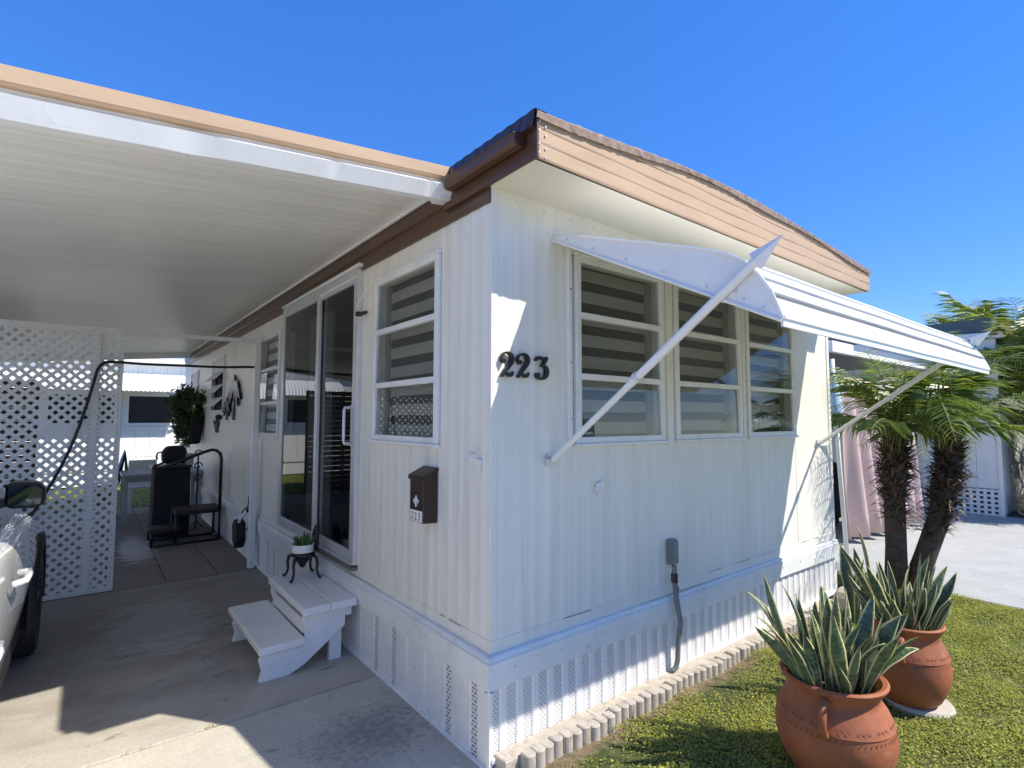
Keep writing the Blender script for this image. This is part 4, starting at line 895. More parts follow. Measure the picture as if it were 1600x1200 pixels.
b = MB(); b.tube([(-0.70, 6.62, 1.14), (-0.755, 6.61, 1.13), (-0.765, 6.61, 1.09), (-0.76, 6.6, 1.04)], 0.012, 6); b.tube([(-0.66, 6.6, 1.01), (-0.74, 6.57, 0.975), (-0.80, 6.56, 0.965)], 0.014, 6); b.build('strap', 'black', bg_, smooth=True)
ct = MB(); ct.box(-0.43, -0.335, 6.545, 6.575, 0.957, 1.115); tag(ct.build('small_box', 'tablegrey', bevel=0.004), 'small upright grey box on the cabinet beside the black bag', 'box')
sc = thing('plant_hanger', 'dark scrolled iron plant hanger against the wall behind the cabinet', 'plant hanger', (-0.22, 6.6, 0))
b = MB(); b.tube([(-0.22, 7.0, 0.0), (-0.22, 7.0, 1.10)], 0.012, 6); b.build('pole', 'black', sc)
for z in (1.08, 0.9, 0.72):
    b = MB(); b.tube([(-0.22+0.06*math.cos(t)*(1-t/9), 7.0, z+0.06*math.sin(t)*(1-t/9)) for t in [k*0.5 for k in range(14)]], 0.010, 5); b.build('scroll', 'black', sc, smooth=True)
b = MB()
for k in range(3): a = k*2.09; b.tube([(-0.22, 7.0, 0.10), (-0.22+0.10*math.cos(a), 7.0+0.12*math.sin(a), 0.0)], 0.010, 5)
b.build('foot', 'black', sc)
tb = thing('patio_table', 'grey square legged patio table beyond the lattice', 'table', (-0.6, 8.2, 0))
b = MB(); b.box(-1.08, 0.0, 7.90, 8.75, 0.70, 0.745); b.build('tabletop', 'tablegrey', tb, bevel=0.005)
for x in (-1.06, -0.08):
    for yy in (7.93, 8.65): b = MB(); b.box(x, x+0.065, yy, yy+0.065, 0.0, 0.70); b.build('leg', 'tablegrey', tb)
b = MB(); b.box(-1.0, -0.08, 7.95, 7.975, 0.62, 0.70); b.build('apron', 'tablegrey', tb)
pc = thing('plastic_chair', 'white plastic garden chair standing behind the patio table', 'chair', (-0.72, 9.1, 0))
b = MB(); b.box(-0.95, -0.50, 8.90, 9.35, 0.42, 0.45); b.build('seat', 'white', pc, bevel=0.01)
b = MB(); b.hexa([(-0.95, 9.33, 0.45), (-0.50, 9.33, 0.45), (-0.50, 9.37, 0.45), (-0.95, 9.37, 0.45), (-0.93, 9.45, 0.86), (-0.52, 9.45, 0.86), (-0.52, 9.48, 0.86), (-0.93, 9.48, 0.86)]); b.build('backrest', 'white', pc, bevel=0.01)
for x, dx in ((-0.93, -0.03), (-0.55, 0.03)):
    for yy, dy in ((8.92, -0.04), (9.3, 0.05)): b = MB(); b.hexa([(x+dx, yy+dy, 0), (x+dx+0.05, yy+dy, 0), (x+dx+0.05, yy+dy+0.05, 0), (x+dx, yy+dy+0.05, 0), (x, yy, 0.42), (x+0.05, yy, 0.42), (x+0.05, yy+0.05, 0.42), (x, yy+0.05, 0.42)]); b.build('leg', 'white', pc)
bt = thing('folding_chair', 'dark folding chair with a blue towel over it at the patio edge', 'chair', (-1.25, 8.9, 0))
b = MB()
for yy in (8.75, 9.2): b.tube([(-1.42, yy, 0), (-1.08, yy, 0.55), (-1.02, yy, 1.0)], 0.014, 6); b.tube([(-1.08, yy, 0), (-1.42, yy, 0.5)], 0.014, 6)
b.build('frame', 'black', bt, smooth=True)
b = MB(); b.grid([[(-1.44, 8.75, 0.5), (-1.44, 9.2, 0.5)], [(-1.25, 8.75, 0.46), (-1.25, 9.2, 0.46)], [(-1.09, 8.75, 0.52), (-1.09, 9.2, 0.52)]]); b.build('seat', 'blackcloth', bt, solid=0.01)
b = MB(); b.grid([[(-1.13+0.02*math.sin(k*1.3), 8.73+k*0.08, 0.62), (-1.06, 8.73+k*0.08, 0.9), (-1.01, 8.73+k*0.08, 1.06), (-0.97+0.015*math.sin(k), 8.73+k*0.08, 0.72)] for k in range(7)]); b.build('towel', 'blueitem', bt, smooth=True, solid=0.012)

# wall decor ---------------------------------------------------------
def decor_palm(label, y, zb, zt, s):
    t_ = thing('palm_decor', label, 'wall decor', (-0.02, y, zb), 'black palm tree ornaments on the carport wall')
    b = MB(); b.ribbon([(y+0.02, zb), (y-0.01*s, zb+(zt-zb)*0.4), (y, zb+(zt-zb)*0.75)], [0.035*s, 0.018*s, 0.02*s], lambda u, v_, d: (d, u, v_), -0.03, -0.012); b.build('trunk', 'black', t_)
    for k in range(7):
        a = -0.5+k*0.69; l = (0.42 if k not in (0, 6) else 0.34)*s
        c = (y, zb+(zt-zb)*0.75); pts = [(c[0]+l*q*math.cos(a), c[1]+l*q*math.sin(a)*0.42-0.20*s*q*q*abs(math.cos(a))) for q in (0, 0.3, 0.6, 0.85, 1)]
        b = MB(); b.ribbon(pts, [0.015*s, 0.045*s, 0.055*s, 0.035*s, 0.004], lambda u, v_, d: (d, u, v_), -0.035-0.001*k, -0.014); b.build('frond', 'black', t_)
decor_palm('larger black metal palm tree ornament high on the carport wall', 5.68, 1.58, 2.14, 1.0)
decor_palm('smaller black metal palm tree ornament left of the larger one', 6.12, 1.58, 1.85, 0.62)
gk = thing('gecko_decor', 'small black metal gecko ornament low on the carport wall', 'wall decor', (-0.02, 6.85, 1.42))
b = MB(); b.ribbon([(6.72, 1.53), (6.80, 1.50), (6.92, 1.47), (7.02, 1.50), (7.08, 1.57)], [0.02, 0.035, 0.03, 0.015, 0.005], lambda u, v_, d: (d, u, v_), -0.03, -0.012); b.build('body', 'black', gk)
for u, s in ((6.80, 1), (6.80, -1), (6.93, 1), (6.93, -1)): b = MB(); b.ribbon([(u, 1.49), (u-0.03, 1.49+0.06*s), (u-0.07, 1.49+0.085*s)], [0.015, 0.012, 0.02], lambda u_, v_, d: (d, u_, v_), -0.032, -0.013); b.build('leg', 'black', gk)
b = MB(); b.lathe([(0.0, 0), (0.03, 0.0), (0.05, 0.03), (0.03, 0.07), (0, 0.075)], (-0.04, 6.6, 1.58), 10, cap0=False); tag(b.build('wall_bell', 'black', smooth=True), 'round black knob ornament on the wall above the gecko', 'wall decor')

def leaf_cloud(name, mat, centre, rad, n, size, parent, seedclumps=26, flat=1.0):
    cl = []
    for k in range(seedclumps):
        d = rng.normal(0, 1, 3); d /= np.linalg.norm(d); cl.append(np.array(centre)+d*np.array(rad)*rng.uniform(0.35, 1.0))
    cl = np.array(cl); idx = rng.integers(0, seedclumps, n); p = cl[idx]+rng.normal(0, 1, (n, 3))*np.array(rad)*0.17
    p[:, 2] = np.maximum(p[:, 2], 0.02)
    a = rng.normal(0, 1, (n, 3)); a /= np.linalg.norm(a, axis=1)[:, None]; c = np.cross(a, rng.normal(0, 1, (n, 3))); c /= np.linalg.norm(c, axis=1)[:, None]
    l = rng.uniform(0.6, 1.3, n)[:, None]*size; w = l*0.4; mid = np.cross(a, c)*l*0.1
    V = np.stack([p-a*l/2, p+c*w/2+mid, p+a*l/2, p-c*w/2+mid], 1).reshape(-1, 3); og = np.array(origin(parent)) if parent else 0
    V = V-og
    me = bpy.data.meshes.new(name); me.vertices.add(len(V)); me.vertices.foreach_set('co', V.ravel().astype(np.float32)); me.loops.add(4*n); me.loops.foreach_set('vertex_index', np.arange(4*n, dtype=np.int32)); me.polygons.add(n)
    me.polygons.foreach_set('loop_start', np.arange(0, 4*n, 4, dtype=np.int32)); me.update(calc_edges=True); me.materials.append(M[mat])
    o = bpy.data.objects.new(name, me); COL.objects.link(o); o.parent = parent; ORIGIN[o.name] = origin(parent).copy() if parent else Vector((0, 0, 0)); struct(o, 'stuff'); return o
hp_ = thing('hanging_plant', 'trailing leafy plant in a dark wall basket at the far end of the carport wall', 'hanging plant', (-0.2, 8.3, 1.5))
b = MB(); b.prism([(8.0, 1.62), (8.4, 1.62), (8.36, 1.35), (8.2, 1.15), (8.05, 1.3)], lambda u, v_, d: (d, u, v_), -0.20, -0.03); b.build('basket', 'blackcloth', hp_, bevel=0.03)
leaf_cloud('foliage', 'shrub', (-0.22, 8.35, 1.80), (0.24, 0.55, 0.34), 1300, 0.10, hp_)
leaf_cloud('trailing_foliage', 'shrub', (-0.24, 8.55, 1.42), (0.12, 0.40, 0.36), 900, 0.08, hp_, 22)

# ------------------------------------------------------------------ white car
car = thing('parked_car', 'white car parked nose in under the carport, black side mirror showing', 'car', (-2.69, 1.55, 0))
CXC = -2.63
sec = [(-0.74, 0.60, 0.42, 0.86), (-0.66, 0.80, 0.32, 0.95), (-0.3, 0.895, 0.27, 1.02), (0.5, 0.925, 0.25, 1.04), (1.4, 0.925, 0.25, 1.04), (2.2, 0.92, 0.25, 1.035), (2.75, 0.915, 0.27, 0.99), (3.2, 0.89, 0.28, 0.93), (3.6, 0.80, 0.30, 0.84), (3.80, 0.62, 0.36, 0.72)]
rows = []
for y, hw, zb, zt in sec:
    h = zt-zb
    half = [(0.0, zb), (hw*0.76, zb), (hw*0.885, zb+0.04), (hw*0.925, zb+h*0.22), (hw*0.98, zb+h*0.42), (hw, zb+h*0.62), (hw*0.985, zb+h*0.80), (hw*0.955, zb+h*0.93), (hw*0.89, zt), (hw*0.45, zt+0.015), (0, zt+0.02)]
    rows.append([(CXC+x, y, z) for x, z in half]+[(CXC-x, y, z) for x, z in half[-2:0:-1]]+[(CXC, y, zb)])
b = MB(); b.grid(rows); n_ = len(rows[0]); b.f += [tuple(range(n_-1)), tuple(range((len(rows)-1)*n_, len(rows)*n_-1))]
body = b.build('body', 'carpaint', car, smooth=True)
md = body.modifiers.new('sub', 'SUBSURF'); md.levels = 2; md.render_levels = 2
# cut the wheel openings
WH = [(y, s) for y in (0.12, 2.92) for s in (1, -1)]
cut = MB()
for y, s in WH: cut.tube([(CXC+s*0.58, y, 0.345), (CXC+s*1.1, y, 0.345)], 0.395, 28)
co = cut.build('wheel_opening', 'rubber'); dg = bpy.context.evaluated_depsgraph_get()
bo = body.modifiers.new('cut', 'BOOLEAN'); bo.object = co; bo.operation = 'DIFFERENCE'; bo.solver = 'EXACT'
# the car origin is offset, so move the cutter with it (both are in world coordinates here)
bpy.context.view_layer.update(); dg = bpy.context.evaluated_depsgraph_get()
me2 = bpy.data.meshes.new_from_object(body.evaluated_get(dg)); body.modifiers.clear(); body.data = me2
me2.materials.clear(); me2.materials.append(M['carpaint']); bpy.data.objects.remove(co)
ga = [(-0.45, 0.74, 0.74), (-0.25, 0.80, 0.60), (0.9, 0.815, 0.64), (1.7, 0.81, 0.62), (2.55, 0.80, 0.74)]
zt_ = [1.06, 1.50, 1.61, 1.54, 1.05]; rows = []
for (y, hb, ht), zt in zip(ga, zt_): rows.append([(CXC+hb, y, 1.02), (CXC+hb-(hb-ht)*0.15, y, 1.02+(zt-1.02)*0.2), (CXC+ht+0.03, y, 1.02+(zt-1.02)*0.9), (CXC+ht-0.06, y, zt), (CXC, y, zt+0.02), (CXC-ht+0.06, y, zt), (CXC-ht-0.03, y, 1.02+(zt-1.02)*0.9), (CXC-hb+(hb-ht)*0.15, y, 1.02+(zt-1.02)*0.2), (CXC-hb, y, 1.02)])
b = MB(); b.grid(rows); b.build('cabin', 'carpaint', car, smooth=True)
for s in (1, -1):
    b = MB(); b.add([(CXC+s*0.822, -0.15, 1.06), (CXC+s*0.828, 2.2, 1.06), (CXC+s*0.70, 1.62, 1.47), (CXC+s*0.705, 0.85, 1.53), (CXC+s*0.69, 0.0, 1.44)], [(0, 1, 2, 3, 4)]); b.build('side_window', 'carglass', car)
    mr = holder('side_mirror', car)
    xo = CXC+s*0.812
    b = MB(); pr_ = [(0.0, 1.16), (0.03, 1.145), (0.12, 1.140), (0.155, 1.165), (0.15, 1.235), (0.125, 1.270), (0.03, 1.278), (0.0, 1.265)]
    b.prism([(xo+s*(u+0.01), z) for u, z in pr_], lambda u, v_, d: (u, d, v_), 1.62, 1.74); b.build('housing', 'black', mr, bevel=0.012)
    b = MB(); b.prism([(xo+s*(0.012+0.01), 1.163), (xo+s*0.145, 1.163), (xo+s*0.150, 1.235), (xo+s*0.125, 1.258), (xo+s*0.022, 1.263)], lambda u, v_, d: (u, d, v_), 1.612, 1.618); b.build('mirror_glass', 'mirror', mr)
    b = MB(); b.hexa([(xo-s*0.10, 1.64, 1.12), (xo+s*0.03, 1.64, 1.16), (xo+s*0.03, 1.72, 1.16), (xo-s*0.10, 1.72, 1.12), (xo-s*0.10, 1.64, 1.18), (xo+s*0.03, 1.64, 1.20), (xo+s*0.03, 1.72, 1.20), (xo-s*0.10, 1.72, 1.18)]); b.build('arm', 'black', mr)
    for y0 in (0.92, -0.05):
        b = MB(); xx = CXC+s*0.925; b.tube([(xx, y0, 0.93), (xx+s*0.035, y0+0.02, 0.935), (xx+s*0.04, y0+0.11, 0.94), (xx+s*0.035, y0+0.2, 0.935), (xx, y0+0.22, 0.93)], 0.013, 7); b.build('door_handle', 'carpaint', car, smooth=True)
    b = MB(); b.box(CXC+s*0.835-0.02, CXC+s*0.835+0.02, 0.55, 2.48, 0.27, 0.40); b.build('sill_cladding', 'rubber', car, bevel=0.015)
    b = MB(); b.prism([(3.45, 0.66), (3.72, 0.62), (3.74, 0.70), (3.45, 0.78)], lambda u, v_, d: (d, u, v_), CXC+s*0.66, CXC+s*0.80); b.build('headlight', 'chrome', car, bevel=0.01)
for y, s in WH:
    wh = holder('wheel', car); xo = CXC+s*0.905
    prof = [(0.205, 0.0), (0.225, 0.008), (0.30, 0.014), (0.325, 0.004), (0.340, -0.02), (0.342, -0.11), (0.340, -0.20), (0.32, -0.215), (0.22, -0.215)]
    b = MB(); vs_ = []; fs_ = []; n = 40
    for r_, dx in prof:
        for k in range(n): t = 2*math.pi*k/n; vs_.append((xo+s*dx, y+r_*math.cos(t), 0.342+r_*math.sin(t)))
    for i in range(len(prof)-1):
        for k in range(n): fs_.append((i*n+k, i*n+(k+1) % n, (i+1)*n+(k+1) % n, (i+1)*n+k))
    b.add(vs_, fs_); b.build('tyre', 'rubber', wh, smooth=True)
    b = MB(); b.tube([(xo-s*0.02, y, 0.342), (xo-s*0.06, y, 0.342)], 0.205, 30)
    for k in range(5):
        a = k*1.2566; b.bar((xo-s*0.012, y, 0.342), (xo-s*0.012, y+0.2*math.cos(a), 0.342+0.2*math.sin(a)), 0.02, 0.05, up=(0, -math.sin(a), math.cos(a)))
    b.build('rim', 'alu', wh)
    b = MB(); xa = CXC+s*0.915
    rows = [[(xa+dx*s, y+r_*math.cos(t), 0.345+r_*math.sin(t)) for r_, dx in ((0.392, -0.10), (0.390, 0.012), (0.45, 0.008), (0.46, -0.03))] for t in [math.pi*(-0.06+1.12*k/20) for k in range(21)]]
    b.grid(rows); b.build('arch_cladding', 'rubber', wh, smooth=True)

# ------------------------------------------------------------------ concrete scalloped edging
ed = thing('garden_edging', 'scalloped concrete edging along the foot of the front wall', 'edging')
ep = None
N = 58
for k in range(N):
    tq = 0.024
    x = 0.13+k*0.0605; t = k/N
    if x > 3.55: break
    h = (0.088-0.04*t)*random.uniform(0.9, 1.08); y0 = -0.124+0.006*math.sin(k*0.7)+random.gauss(0, 0.003)+0.01*t
    b = MB(); n = 10; pts = [(x+0.0292*math.cos(a), y0-0.026*math.sin(a)) for a in [math.pi*q/n for q in range(n+1)]]+[(x-0.0292, y0+0.035), (x+0.0292, y0+0.035)]
    b.prism(pts, lambda u, v_, d: (u, v_, d), -0.03, h); b.build('edging_stone', 'edging', ed, bevel=0.005)
b = MB()
for q in range(6):
    x0 = 0.02+q*0.6
    b.box(x0, x0+0.594, -0.092, -0.003, -0.03, 0.071-0.006*q)
b.build('footing', 'edging', ed, bevel=0.004)
b = MB(); b.prism([(3.42, 0.0), (3.62, 0.0), (3.66, 0.13), (3.56, 0.20), (3.44, 0.15)], lambda u, v_, d: (u, d, v_), -0.30, -0.14); tag(b.build('edge_stone', 'edging', bevel=0.03), 'rough brown block at the far end of the edging', 'stone')

# ------------------------------------------------------------------ terracotta pots and snake plants
pprof = [(0.165, 0.0), (0.205, 0.03), (0.250, 0.10), (0.270, 0.165), (0.273, 0.215), (0.262, 0.262), (0.266, 0.268), (0.262, 0.276), (0.240, 0.318), (0.216, 0.348), (0.208, 0.366), (0.212, 0.388), (0.232, 0.412), (0.244, 0.424), (0.246, 0.434), (0.236, 0.442), (0.216, 0.436), (0.200, 0.40), (0.192, 0.36), (0.195, 0.33)]
def pot(cx, cy, s, label, hang, z0=0.0, sz=1.0):
    t_ = thing('terracotta_pot', label, 'flower pot', (cx, cy, z0), 'terracotta pots on the lawn')
    b = MB(); b.lathe([(r*s, z*sz) for r, z in pprof], (cx, cy, z0), 56, wob=0.006); b.build('pot_body', 'terracotta', t_, smooth='auto')
    b = MB(); b.lathe([(0.0, 0.375*sz), (0.205*s, 0.37*sz)], (cx, cy, z0), 30, cap0=False); b.build('soil', 'soil', t_)
    for a in (hang, hang+math.pi):
        c, sn = math.cos(a), math.sin(a); pts = []
        for rr_, zz in ((0.200, 0.385), (0.235, 0.390), (0.272, 0.378), (0.297, 0.348), (0.300, 0.312), (0.286, 0.280), (0.262, 0.262), (0.245, 0.258)):
            pts.append((cx+s*c*rr_, cy+s*sn*rr_, z0+sz*zz))
        b = MB(); b.tube(pts, [0.022*s]*2+[0.019*s]*4+[0.022*s]*2, 10); b.build('handle', 'terracotta', t_, smooth=True)
    # carved marks round the shoulder
    b = MB()
    for k in range(64):
        a = 2*math.pi*k/64
        for z, r, tilt in ((0.250, 0.2668, 0.035), (0.292, 0.2565, -0.035)):
            if z > 0.28 and (k % 4 == 3): continue
            c = Vector((cx+s*r*math.cos(a), cy+s*r*math.sin(a), z0+sz*z)); n = Vector((math.cos(a), math.sin(a), 0.45 if z > 0.28 else 0.2)).normalized(); tg = Vector((-math.sin(a), math.cos(a), 0)); u_ = n.cross(tg)
            e1 = (tg*0.7+u_*(1 if tilt > 0 else -1)).normalized(); b.add([c-e1*0.012*s+n*0.0005, c+e1.cross(n)*0.0035*s+n*0.0015, c+e1*0.012*s+n*0.0005, c-e1.cross(n)*0.0035*s+n*0.0015], [(0, 1, 2, 3)])
    struct(b.build('carving', 'terra_dark', t_), 'stuff')
    return t_
pot(1.228, -0.98, 0.88, 'large terracotta pot nearest the camera, with handles and carved band', R(192))
pd = MB(); pd.lathe([(0.0, 0.0), (0.165, 0.0), (0.17, 0.02), (0.16, 0.035), (0, 0.036)], (2.22, -1.03, 0.0), 22, cap0=False, wob=0.02); tag(pd.build('stepping_stone', 'padstone', smooth='auto'), 'pale round stone pad under the farther terracotta pot', 'stone pad')
pot(2.185, -1.0, 0.74, 'smaller terracotta pot farther away, standing on a pale stone pad', R(190), 0.036, 0.98)

def snake_leaf(parent, base, az, lean, length, width, curl, twist, notch=False):
    b = MB(); n = 12; p = Vector(base); rows = []; uvs = []
    th = lean; d0 = Vector((math.cos(az), math.sin(az), 0))
    side0 = Vector((-math.sin(az), math.cos(az), 0))
    for i in range(n+1):
        t = i/n; th = lean+curl*t*t
        d = d0*math.sin(th)+Vector((0, 0, 1))*math.cos(th); nrm = d.cross(side0)
        a = twist*(t+0.25); sd_ = side0*math.cos(a)+nrm*math.sin(a); nn = d.cross(sd_)
        w = width*(0.62+0.75*min(t*1.7, 1)-0.37*max(0, (t-0.45)/0.55)) if t < 0.72 else width*1.17*max(0.0, (1-t)/0.28)**0.75
        w = max(w, 0.0012); wv = 1+0.06*math.sin(t*17+az*5)
        rows.append([p-sd_*w*0.5*wv+nn*w*0.20, p-sd_*w*0.26*wv+nn*w*0.05, p, p+sd_*w*0.26*wv+nn*w*0.05, p+sd_*w*0.5*wv+nn*w*0.20]); uvs += [(0, t), (0.25, t), (0.5, t), (0.75, t), (1, t)]
        p = p+d*(length/n)
    b.grid(rows); b.uv = uvs
    return b.build('leaf', 'snake', parent, smooth=True, solid=0.0035)
def snake_plant(cx, cy, z0, rad, n, s, label, seed, extra=()):
    random.seed(seed); t_ = thing('snake_plant', label, 'snake plant', (cx, cy, z0), 'snake plants in terracotta pots')
    for k in range(n):
        r_ = rad*math.sqrt(random.uniform(0.02, 1)); a = k*2.399+random.uniform(-0.3, 0.3); L_ = random.uniform(0.24, 0.56)*s*(1.05-0.25*r_/rad)
        snake_leaf(t_, (cx+r_*math.cos(a), cy+r_*math.sin(a), z0-0.01), a+random.uniform(-0.7, 0.7), (0.08+0.40*r_/rad)*random.uniform(0.3, 1.4), L_, random.uniform(0.034, 0.058)*s, random.uniform(-0.2, 0.6), random.uniform(-1.5, 1.5))
    for e in extra: snake_leaf(t_, *e)
imr = R2; left = math.atan2(-R2.y, -R2.x); right = math.atan2(R2.y, R2.x)
snake_plant(1.228, -0.98, 0.375, 0.150, 46, 1.0, 'variegated snake plant with tall banded leaves in the nearest pot', 5,
    [((1.11, -0.89, 0.36), left, 0.36, 0.54, 0.046, -0.25, 0.3), ((1.12, -0.92, 0.36), left+0.3, 0.50, 0.46, 0.045, 0.5, -0.4), ((1.34, -1.07, 0.37), right, 0.75, 0.32, 0.05, 0.75, 0.2), ((1.33, -1.05, 0.37), right-0.5, 0.4, 0.42, 0.064, 0.35, 1.0), ((1.31, -1.09, 0.37), right-0.3, 0.25, 0.38, 0.062, 0.5, 0.8)])
snake_plant(2.185, -1.0, 0.395, 0.125, 36, 0.88, 'snake plant with narrow upright leaves in the farther pot', 9,
    [((2.26, -1.06, 0.39), right, 0.62, 0.40, 0.045, -0.2, 0.5), ((2.10, -0.94, 0.39), left, 0.45, 0.56, 0.045, 0.1, 0.3), ((2.12, -0.97, 0.39), left+0.4, 0.5, 0.46, 0.045, 0.0, 0.6)])
random.seed(21)
# tall leaves growing from the ground by the wall end
gp_ = thing('ground_snake_plant', 'single clump of snake plant leaves growing by the wall end', 'snake plant', (3.3, -0.45, 0))
for k in range(5): snake_leaf(gp_, (3.3+random.uniform(-0.1, 0.1), -0.42+random.uniform(-0.08, 0.08), 0), random.uniform(0, 6.28), random.uniform(0.05, 0.25), random.uniform(0.5, 0.75), 0.06, random.uniform(0, 0.3), random.uniform(-1, 1))

# ------------------------------------------------------------------ palms
def frond_mesh(L_, n, leaf, droop, width=0.013, up0=0.0):
    """canonical frond along +X, arching down; leaflets either side"""
    b = MB(); r = MB(); pts = []
    p = Vector((0, 0, 0)); N = 14
    for i in range(N+1):
        t = i/N; a = up0-droop*t**1.3; pts.append(p.copy()); p = p+Vector((math.cos(a), 0, math.sin(a)))*L_/N
    for i in range(n):
        t = 0.14+0.86*i/n; q = t*N; k = min(int(q), N-1); c = pts[k].lerp(pts[k+1], q-k); d = (pts[k+1]-pts[k]).normalized()
        ll = leaf*(0.35+1.0*math.sin(math.pi*min(1, 0.12+t*0.86)))*random.uniform(0.85, 1.1)
        for s in (1, -1):
            sdv = Vector((0, s, 0)); upv = d.cross(sdv)*s
            sw = 0.22+0.45*t
            dr = (sdv*math.cos(sw)+d*math.sin(sw)+Vector((0, 0, 1))*random.uniform(-0.35, 0.15)).normalized()
            mid = c+dr*ll*0.5; tip = c+dr*ll*0.93+Vector((0, 0, -ll*random.uniform(0.25, 0.6))); wv = d*width*random.uniform(0.8, 1.2)
            b.add([c-wv*0.4, c+wv*0.4, mid+wv*0.55, tip, mid-wv*0.55], [(0, 1, 2, 3, 4)])
    rr_ = MB(); rr_.tube(pts, [0.012*(1-0.85*i/N) for i in range(N+1)], 5)
    return b, rr_
FMESH = {}
def make_fronds(key, mats, specs):
    out = []
    for sp in specs:
        for mtn in mats:
            b, r_ = frond_mesh(*sp)
            me = bpy.data.meshes.new('frond'); nb = len(b.v); me.from_pydata(b.v+r_.v, [], b.f+[tuple(i+nb for i in f) for f in r_.f])
            me.materials.append(M[mtn]); me.materials.append(M['rachis'])
            idx = [0]*len(b.f)+[1]*len(r_.f); me.polygons.foreach_set('material_index', idx); out.append(me)
    FMESH[key] = out
make_fronds('pygmy', ['palm'], [(1.20, 26, 0.23, 1.7, 0.0095, 0.3), (1.10, 24, 0.22, 1.4, 0.0095, 0.2), (1.35, 30, 0.24, 2.1, 0.0095, 0.4), (1.0, 22, 0.20, 1.1, 0.009, 0.1)])
make_fronds('young', ['palm_y'], [(0.75, 20, 0.18, 0.9, 0.010, 0.2)])
make_fronds('areca', ['palm', 'palm_y'], [(1.9, 34, 0.42, 1.3, 0.018, 0.5), (1.7, 30, 0.40, 1.7, 0.018, 0.6)])
def put_fronds(root, crown, key, n, e0, e1, scale=(0.85, 1.1), az=None):
    for k in range(n):
        me = random.choice(FMESH[key]); o = bpy.data.objects.new('frond', me); COL.objects.link(o); o.parent = root; ORIGIN[o.name] = origin(root).copy()
        a = (k*2.399+random.uniform(-0.25, 0.25)) if az is None else random.uniform(*az); e = e0+(e1-e0)*((k+0.5)/n)
        Mx = Matrix.Translation(Vector(crown)-origin(root)) @ Matrix.Rotation(a, 4, 'Z') @ Matrix.Rotation(-e, 4, 'Y') @ Matrix.Rotation(random.uniform(-0.4, 0.4), 4, 'X') @ Matrix.Diagonal((*([random.uniform(*scale)]*3), 1))
        o.matrix_local = Mx
def pygmy(label, path, rads, nf, young=6, az=None, group='pygmy date palms by the driveway'):
    root = thing('date_palm', label, 'palm tree', path[0], group)
    b = MB(); b.tube(path, rads, 12); b.build('trunk', 'trunk', root, smooth=True)
    # old leaf bases standing off the trunk
    s_ = MB(); P_ = [Vector(p) for p in path]; tot = len(P_)-1
    for k in range(760):
        q = random.uniform(0.0, 1.0)**0.62; x = q*tot; i = min(int(x), tot-1); c = P_[i].lerp(P_[i+1], x-i); r_ = rads[i]*(1-(x-i))+rads[i+1]*(x-i)
        a = k*2.399; o_ = Vector((math.cos(a), math.sin(a), 0)); big = max(0, (q-0.40)/0.60)
        l = 0.022+(0.155*random.uniform(0.35, 1.15) if big > 0 else 0); w = 0.009+0.016*min(1, big*2); up_ = random.uniform(-0.35, 0.9) if big < 0.7 else random.uniform(0.2, 1.6)
        d = (o_+Vector((0, 0, 1))*up_+Vector((random.gauss(0, 0.25), random.gauss(0, 0.25), 0))).normalized(); sd_ = Vector((-o_.y, o_.x, 0))
        p0 = c+o_*r_*0.8; nn = d.cross(sd_); e_ = d*l+Vector((0, 0, -0.25*l if up_ < 0.4 else 0.0))
        s_.add([p0-sd_*w, p0+sd_*w, p0+nn*w*0.6, p0+d*l*0.6+sd_*w*0.5+nn*0.004, p0+d*l*0.6-sd_*w*0.5+nn*0.004, p0+e_], [(0, 1, 3, 4), (1, 2, 3), (2, 0, 4), (2, 4, 3), (3, 5, 4)])
    struct(s_.build('leaf_bases', 'stub', root), 'stuff')
    put_fronds(root, Vector(path[-1])+Vector((0, 0, 0.02)), 'pygmy', nf, 0.10, 1.35, az=az); put_fronds(root, Vector(path[-1])+Vector((0, 0, 0.04)), 'young', young, 1.05, 1.5)
    return root
random.seed(4)
pygmy('pygmy date palm with the straight trunk nearer the home', [(4.56, -0.27, -0.02), (4.57, -0.28, 0.4), (4.58, -0.28, 0.8), (4.60, -0.29, 1.15), (4.61, -0.30, 1.42)], [0.10, 0.088, 0.088, 0.105, 0.08], 18)
pygmy('pygmy date palm with the leaning curved trunk on the driveway side', [(4.62, -0.38, -0.02), (4.72, -0.46, 0.3), (4.84, -0.55, 0.65), (4.93, -0.62, 1.05), (4.96, -0.64, 1.42)], [0.10, 0.088, 0.088, 0.108, 0.08], 19)
def areca(label, c, n, zc, spread=0.25, stems=5):
    root = thing('areca_palm', label, 'palm tree', c, 'feathery palms beyond the driveway')
    for k in range(stems):
        a = k*1.3; p = Vector((c[0]+spread*math.cos(a), c[1]+spread*math.sin(a), 0)); b = MB(); b.tube([p, p+Vector((0.1*math.cos(a), 0.1*math.sin(a), zc))], [0.05, 0.03], 7); b.build('trunk', 'stem', root)
        put_fronds(root, p+Vector((0.1*math.cos(a), 0.1*math.sin(a), zc)), 'areca', n, 0.15, 1.35, (0.8, 1.15))
areca('tall yellow green feathery palm rising behind the neighbour roof', (14.9, 1.1, 0), 7, 2.75, 0.2, 4)
areca('feathery palm at the right edge with long pale fronds over the roof corner', (14.8, -0.95, 0), 8, 2.3, 0.25, 4)
areca('tall feathery palm in the flower bed at the neighbour wall corner', (10.95, -0.62, 0), 9, 2.05, 0.18, 4)
areca('low feathery palm in the flower bed against the neighbour wall corner', (11.3, -0.75, 0), 8, 1.25, 0.2, 4)
